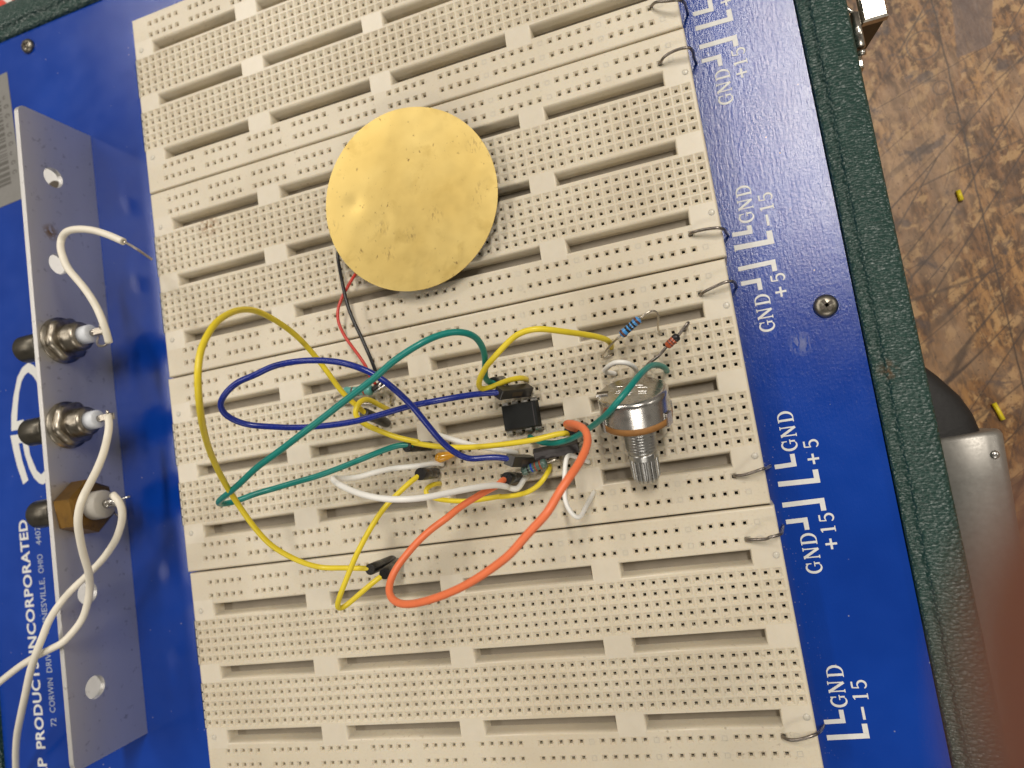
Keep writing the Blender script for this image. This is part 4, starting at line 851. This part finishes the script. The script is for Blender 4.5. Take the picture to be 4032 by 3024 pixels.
w = lead_thing('jumper_wire', D['white_vee'], 'thin white jumper wire bent in a V under the orange loop beside the potentiometer shaft', 'jumper wire', GJ, M['white'], .55, smooth=6)
w = lead_thing('jumper_wire', D['white_flat'], 'white jumper wire lying flat under the blue and yellow wires below the chip', 'jumper wire', GJ, M['white'], .66, smooth=5)
# grey connector lying on the holes
e = thing('pin_connector', V(B_['grey'][0]), 'dark grey rectangular connector lying on the holes above the grey green resistor', 'connector')
a, b = V(B_['grey'][0]), V(B_['grey'][1]); d = (b - a).normalized(); w_ = V((0, 0, 1)).cross(d).normalized(); u_ = d.cross(w_); th_ = .42
u2 = u_ * math.cos(th_) - w_ * math.sin(th_); w2 = d.cross(u2)
mb = MB(); mb.box((a + b) / 2, (b - a).length / 2, 1.2, 1.35, (d, w2, u2), ch=.15); mb.box((a + b) / 2 + u2 * 1.36, (b - a).length / 2 - .1, .12, .06, (d, w2, u2)); mb.build('housing', M['greyhousing'], e)
mb = MB(); g0, g1 = D['boxes']['greypin']; mb.tube(path([g0, (V(g0) + V(g1)) / 2 + V((0, 0, .8)), g1, V(g1) - V((0, 0, 1))]), .32, 8); mb.build('pin', M['lead'], e)

# ------------------------------------------------------------------ chip
cx, cy = -52.8, -116.1
e = thing('chip', (cx, cy, 0), 'black eight pin chip straddling the centre slot of a breadboard', 'chip')
mb = MB(); z0, zm, z1 = .7, 2.2, 3.9
def rr(hx, hy, z): return [(cx - hx, cy - hy, z), (cx + hx, cy - hy, z), (cx + hx, cy + hy, z), (cx - hx, cy + hy, z)]
mb.grid([rr(4.4, 2.95, z0), rr(4.78, 3.3, zm - .1), rr(4.78, 3.3, zm + .1), rr(4.42, 2.98, z1 - .08), rr(4.36, 2.92, z1)], 0, True, False, True, True); CB = mb.build('body', M['chip'], e)
mb = MB(); mb.box((cx + 3.55, cy, z1 + .004), .09, 2.85, .012); mb.build('orientation_groove', M['greyhousing'], CB)
for s in (1, -1):
    for k in range(4):
        x = cx - 3.81 + 2.54 * k; mb = MB()
        for hw, pp in ((.75, [(3.2, 2.2), (3.75, 2.2), (4.0, 1.95), (4.02, .3)]), (.28, [(4.02, .4), (4.02, -1.5)])):
            t_ = .13; rows = []
            for yy, zz in pp:
                nx, nz = (0, 1) if zz > 2.1 else (1, 0) if yy > 3.9 and zz < 1.9 else (.7, .7)
                rows.append([(x - hw, cy + s * (yy - nx * t_), zz - nz * t_), (x + hw, cy + s * (yy - nx * t_), zz - nz * t_), (x + hw, cy + s * (yy + nx * t_), zz + nz * t_), (x - hw, cy + s * (yy + nx * t_), zz + nz * t_)])
            mb.grid(rows, 0, True, False, True, True)
        mb.build('pin', M['tin'], e)

# ------------------------------------------------------------------ resistors, diode, capacitor
def resistor(key, label, mat, r, bands, leadr=.3, waist=.88):
    d = D[key]; a, b = V(d['body'][0]), V(d['body'][1]); ax = b - a; L = ax.length
    e = thing('resistor', (a.x, a.y, 0), label, 'resistor', 'resistors on the breadboard')
    pr = [(0, .35), (.12, r * .7), (.35, r * .95), (.7, r), (1.15, r * .98), (1.5, r * waist), (L - 1.5, r * waist), (L - 1.15, r * .98), (L - .7, r), (L - .35, r * .95), (L - .12, r * .7), (L, .35)]
    mb = MB(); mb.lathe(pr, a, ax, 32); bd = mb.build('body', M[mat], e)
    for t, w, bm_ in bands:
        x = t * L
        def rad(x):
            for (d0, r0), (d1, r1) in zip(pr, pr[1:]):
                if d0 <= x <= d1: return r0 + (r1 - r0) * (x - d0) / (d1 - d0)
            return r
        mb = MB(); mb.lathe([(x - w / 2, rad(x - w / 2) - .05), (x - w / 2, rad(x - w / 2) + .025), (x, rad(x) + .025), (x + w / 2, rad(x + w / 2) + .025), (x + w / 2, rad(x + w / 2) - .05)], a, ax, 32, cap0=False, cap1=False); mb.build('colour_band', M[bm_], bd)
    for k in ('l0', 'l1'): cable('lead', d[k], leadr, M['lead'], e, n=10, step=.3, smooth=2)
    return e
resistor('res_blue', 'bright blue resistor with black and brown bands, standing off the board near the diode', 'res_blue', 1.02, [(.13, .62, 'band_brown'), (.36, .55, 'band_black'), (.52, .55, 'band_black'), (.67, .5, 'band_black'), (.87, .62, 'band_brown')], .25)
resistor('res_teal', 'turquoise resistor under the blue and teal wires, next to the black piezo lead joint', 'res_teal', 1.45, [(.33, .45, 'band_brown'), (.52, .45, 'band_brown'), (.74, .5, 'band_red')], .38)
resistor('res_green', 'grey green resistor with black, blue and red bands beside the dark grey connector', 'res_green', 1.25, [(.28, .42, 'band_black'), (.42, .45, 'band_blue'), (.57, .42, 'band_red'), (.76, .42, 'band_red')], .3)
d = D['diode']; a, b = V(d['body'][0]), V(d['body'][1]); ax = b - a; L = ax.length
e = thing('diode', (a.x, a.y, 0), 'small orange red glass diode with one black end, held up on two leads', 'diode')
mb = MB(); mb.lathe([(0, .3), (.15, .75), (.4, .92), (L * .66, .95), (L * .66 + .05, .96)], a, ax, 28); bd = mb.build('body', M['glass'], e)
mb = MB(); mb.lathe([(L * .66, .95), (L * .7, .99), (L - .4, .96), (L - .1, .75), (L, .35)], a, ax, 28); mb.build('cathode_band', M['band_black'], bd)
for k in (.3, .48): mb = MB(); mb.lathe([(L * k - .14, .955), (L * k, .965), (L * k + .14, .955)], a, ax, 28, cap0=False, cap1=False); mb.build('dark_ring', M['band_brown'], bd)
for k in ('l0', 'l1'): cable('lead', d[k], .36, M['darkwire'], e, n=10, step=.3, smooth=1)
a, b = V(D['cap'][0]), V(D['cap'][1]); ax = b - a; L = ax.length
e = thing('capacitor', (a.x, a.y, 0), 'small amber teardrop capacitor partly hidden under the blue wire', 'capacitor')
mb = MB(); mb.lathe([(-1.45, .05), (-1.3, .6), (-.9, 1.1), (-.2, 1.36), (.5, 1.3), (L * .45, 1.05), (L * .75, .66), (L * .95, .3), (L, .1)], a, ax, 28); mb.build('body', M['cap'], e)
mb = MB(); q = a + ax * .8
for s in (0, 2.54): mb.tube(path([a + ax * .75, a + ax * .95 + V((0, 0, -.3)), (b.x + s - .5, b.y, -1)]), .22, 8)
mb.build('lead', M['lead'], e)

# ------------------------------------------------------------------ potentiometer
p0, p1 = (V(q) for q in D['pot']); ax = (p1 - p0).normalized(); upv = V((0, 0, 1)) - ax * ax.z; upv.normalize(); sx = ax.cross(upv)
PT = thing('potentiometer', (p0.x, p0.y, 0), 'silver round potentiometer with a threaded bushing and splined shaft pointing down the picture', 'potentiometer')
R = 7.85
mb = MB(); mb.lathe([(.0, R - 1.0), (.08, R - .7), (.35, R - .25), (.8, R - .02), (1.3, R), (5.9, R)], p0, ax, 72, cap1=False)
CAN = mb.build('can', M['potcan'], PT)
mb = MB()    # pressed marks on the cap
for (u0, v0, u1, v1, t_) in [(-3.6, .9, -2.5, 1.0, .14), (-1.7, 1.9, -.2, 2.1, .2), (-1.5, 1.2, .2, 1.4, .2), (-3.5, .1, -2.4, .2, .14), (1.6, 1.9, 3.3, 2.2, .2), (1.4, 1.0, 3.3, 1.35, .2), (1.2, -.6, 3.4, -.2, .2), (-3.7, -2.0, -2.1, -1.8, .2), (-.6, -1.9, .5, -1.75, .2), (.7, -1.7, 2.4, -1.4, .22)]:
    c = p0 + sx * -(u0 + u1) / 2 + upv * (v0 + v1) / 2 * 1.25; dd = (sx * -(u1 - u0) + upv * (v1 - v0) * 1.25); ll = dd.length; dd.normalize()
    mb.box(c - ax * .03, ll / 2, t_ / 2, .09, (dd, ax.cross(dd), ax), ch=.06)
mb.build('pressed_mark', M['steel'], CAN)
lft = -sx if (-sx).x < 0 else sx
mb = MB(); c = p0 + lft * (R - 1.25) + upv * .2; mb.box(c + ax * .1, 1.3, .95, .16, (lft, upv, ax)); mb.build('notch', M['contact_shade'], CAN)
mb = MB(); mb.box(c + upv * 1.15 + ax * -.05, 1.3, .22, .3, (lft, upv, ax), ch=.08); mb.build('notch_lip', M['steel'], CAN)
mb = MB(); mb.lathe([(5.9, R - .15), (5.95, R + .1), (7.4, R + .1), (7.45, R - .2)], p0, ax, 72); mb.build('phenolic_base', M['phenolic'], PT)
for ang in (25, 155, 205, 335):
    q = math.radians(ang); rd = lft * -math.cos(q) + upv * math.sin(q); tg = ax.cross(rd); mb = MB(); mb.box(p0 + rd * (R + .22) + ax * 6.3, .2, 1.1, 1.55, (rd, tg, ax), ch=.08); mb.box(p0 + rd * (R - .5) + ax * 7.75, .8, 1.0, .16, (rd, tg, ax), ch=.06); mb.build('tab', M['steel'], PT)
pr = [(7.4, 3.9), (7.8, 3.9), (7.85, 3.45)]; x = 8.0
while x < 14.2: pr += [(x, 3.3), (x + .28, 3.62), (x + .42, 3.62)]; x += .72
pr += [(14.4, 3.3), (14.7, 3.45), (15.2, 3.4)]
mb = MB(); mb.lathe(pr, p0, ax, 48); mb.build('bushing', M['zinc'], PT)
def spl(k, d):
    if d < 16.9: return 1.0
    ph = (k % 8); return (1.0, 1.0, 1.0, 1.0, .97, .88, .88, .97)[ph]
mb = MB(); mb.lathe([(15.0, 2.95), (15.5, 3.3), (16.8, 3.3), (17.0, 3.35), (21.8, 3.3), (22.9, 2.75), (22.95, 2.2)], p0, ax, 144, smooth=False, mod=spl); SH = mb.build('shaft', M['zinc'], PT)
for s in (-5.0, 0, 5.0):
    a = p0 + ax * 6.9 + sx * s - upv * 5.5; dn = V((0, .1, -1)); L_ = (a.z + 1.5)
    mb = MB(); mb.box(a + dn * L_ / 2, .95 if s else .95, .2, L_ / 2, ((1, 0, 0), (0, 1, 0), (0, .1, -1)), ch=.05); mb.build('terminal_lug', M['tin'], PT)

# ------------------------------------------------------------------ scraps, red print, fingertip
def scrap(p, d, L, r, label):
    d = V(d).normalized(); a = V(p); mb = MB(); mb.lathe([(0, r * .55), (0, r), (L, r), (L, r * .55)], a, d, 16, cap0=False, cap1=False); mb.lathe([(0.1, r * .55), (L - .1, r * .55)], a, d, 12)
    mb.build('insulation_scrap', M['scrap'], None, a, (label, 'wire scrap', 'yellow insulation scraps on the bench'))
scrap((78.6, -64.2, TABLE_Z + .75), (.1, -1, 0), 3.4, .72, 'short stubby yellow insulation scrap lying on the upper part of the bench')
scrap((75.4, -132.5, TABLE_Z + .75), (.28, -1, 0), 5.6, .7, 'longer slanted yellow insulation scrap on the bench near the handle')
RB = thing('red_box', (-300, 130, TABLE_Z), 'red box with a white diagonal stripe behind the far corner of the case', 'box')
mb = MB(); mb.box((-305, 125, -62.5), 60, 42, 17.4, ch=.8); mb.build('box_body', M['redcard'], RB)
mb = MB(); z = -45.04
mb.face([(-270.4 - 24.5, 103.5 + 28, z), (-266.3 - 24.5, 102.6 + 28, z), (-259.8, 95.4, z), (-263.9, 96.3, z)]); mb.build('white_stripe', M['whitecard'], RB)
Rm = [V(r) for r in D['cam']['R']]; CC = V(D['cam']['C'])
def cam_pt(x, y, z): return CC + Rm[0] * x + Rm[1] * y + Rm[2] * z
fpts = [cam_pt(*q) for q in D['finger']]
rad = [.6, 2.6, 4.3, 5.4, 6.2, 6.7, 7.2, 7.6, 7.9, 8.0, 8.0, 7.4]
fp = path(fpts, .8, 2); rr_ = []
tl = [0]
for q0, q1 in zip(fp, fp[1:]): tl.append(tl[-1] + (q1 - q0).length)
for t in tl: rr_.append(max(.4, 5.0 * math.sqrt(max(0, 1 - max(0, 1 - t / 5.0) ** 2)) + min(1.8, max(0, t - 6) * .07)))
mb = MB(); mb.tube(fp, rr_, 40); PE = mb.build('person', M['skin'], None, fpts[-1], ('dark reddish fingertip, out of focus, reaching into the lower right corner', 'person'))
i1 = min(range(len(tl)), key=lambda i: abs(tl[i] - 3)); i2 = min(range(len(tl)), key=lambda i: abs(tl[i] - 13)); bk = -Rm[2]
mb = MB(); rows = []
for i in range(i1, i2 + 1, 2):
    t_ = (fp[min(i + 1, len(fp) - 1)] - fp[i - 1]).normalized(); s_ = t_.cross(bk).normalized(); b_ = s_.cross(t_); rows.append([fp[i] + (b_ * math.cos(q) + s_ * math.sin(q)) * (rr_[i] + .12) for q in [(-0.8 + 1.6 * k / 10) for k in range(11)]])
mb.grid(rows, 0); nl = mb.build('nail', M['nail'], None, PE['o']); nl.parent = PE; nl.location = (0, 0, 0)

# ------------------------------------------------------------------ light, world, camera
wd = bpy.data.worlds.new('World'); scene.world = wd; wd.use_nodes = True
nt = wd.node_tree; bg = nt.nodes['Background']; tc = nt.nodes.new('ShaderNodeTexCoord'); sp = nt.nodes.new('ShaderNodeSeparateXYZ'); cr = nt.nodes.new('ShaderNodeValToRGB')
nt.links.new(tc.outputs['Generated'], sp.inputs[0]); mr = nt.nodes.new('ShaderNodeMapRange'); mr.inputs['From Min'].default_value = -1; mr.inputs['From Max'].default_value = 1
nt.links.new(sp.outputs['Z'], mr.inputs['Value']); nt.links.new(mr.outputs['Result'], cr.inputs['Fac'])
e_ = cr.color_ramp.elements; e_[0].position = .3; e_[0].color = (.10, .08, .06, 1); e_[1].position = .97; e_[1].color = (.20, .185, .16, 1); k_ = e_.new(.60); k_.color = (.62, .56, .47, 1)
nt.links.new(cr.outputs['Color'], bg.inputs['Color']); bg.inputs['Strength'].default_value = LIGHT['world']
def lamp(x, y, z, sxm, sym, w, c=(1, .93, .835)):
    l = bpy.data.lights.new('ceiling_or_fill_light', 'AREA'); l.shape = 'RECTANGLE'; l.size = sxm * MM; l.size_y = sym * MM; l.energy = w; l.color = c
    o = bpy.data.objects.new('ceiling_or_fill_light', l); col.objects.link(o); o.location = V((x, y, z)) * MM
    return o
for a_ in LIGHT['lamps']: lamp(*a_)
cam = bpy.data.cameras.new('camera'); co = bpy.data.objects.new('camera', cam); col.objects.link(co); scene.camera = co
f = D['cam']['f']; cam.sensor_width = 36; cam.sensor_fit = 'HORIZONTAL'; cam.lens = f / 4032 * 36; cam.clip_start = .0005; cam.clip_end = 20
mat = Matrix((Rm[0], -Rm[1], -Rm[2])).transposed().to_4x4(); mat.translation = CC * MM; co.matrix_world = mat
cam.dof.use_dof = True; cam.dof.focus_distance = 157 * MM; cam.dof.aperture_fstop = cam.lens / 1.35
for o in bpy.data.objects:
    if 'o' in o: del o['o']
scene.render.engine = 'CYCLES'; scene.cycles.use_denoising = True
try: scene.cycles.denoiser = 'OPENIMAGEDENOISE'
except Exception: pass
scene.cycles.max_bounces = 8; scene.cycles.caustics_reflective = False; scene.cycles.caustics_refractive = False; scene.cycles.sample_clamp_indirect = 4
vs = scene.view_settings; scene.display_settings.display_device = 'sRGB'; vs.view_transform = 'Standard'; vs.look = 'None'; vs.exposure = LIGHT['exp']; vs.gamma = 1.0; vs.use_curve_mapping = False
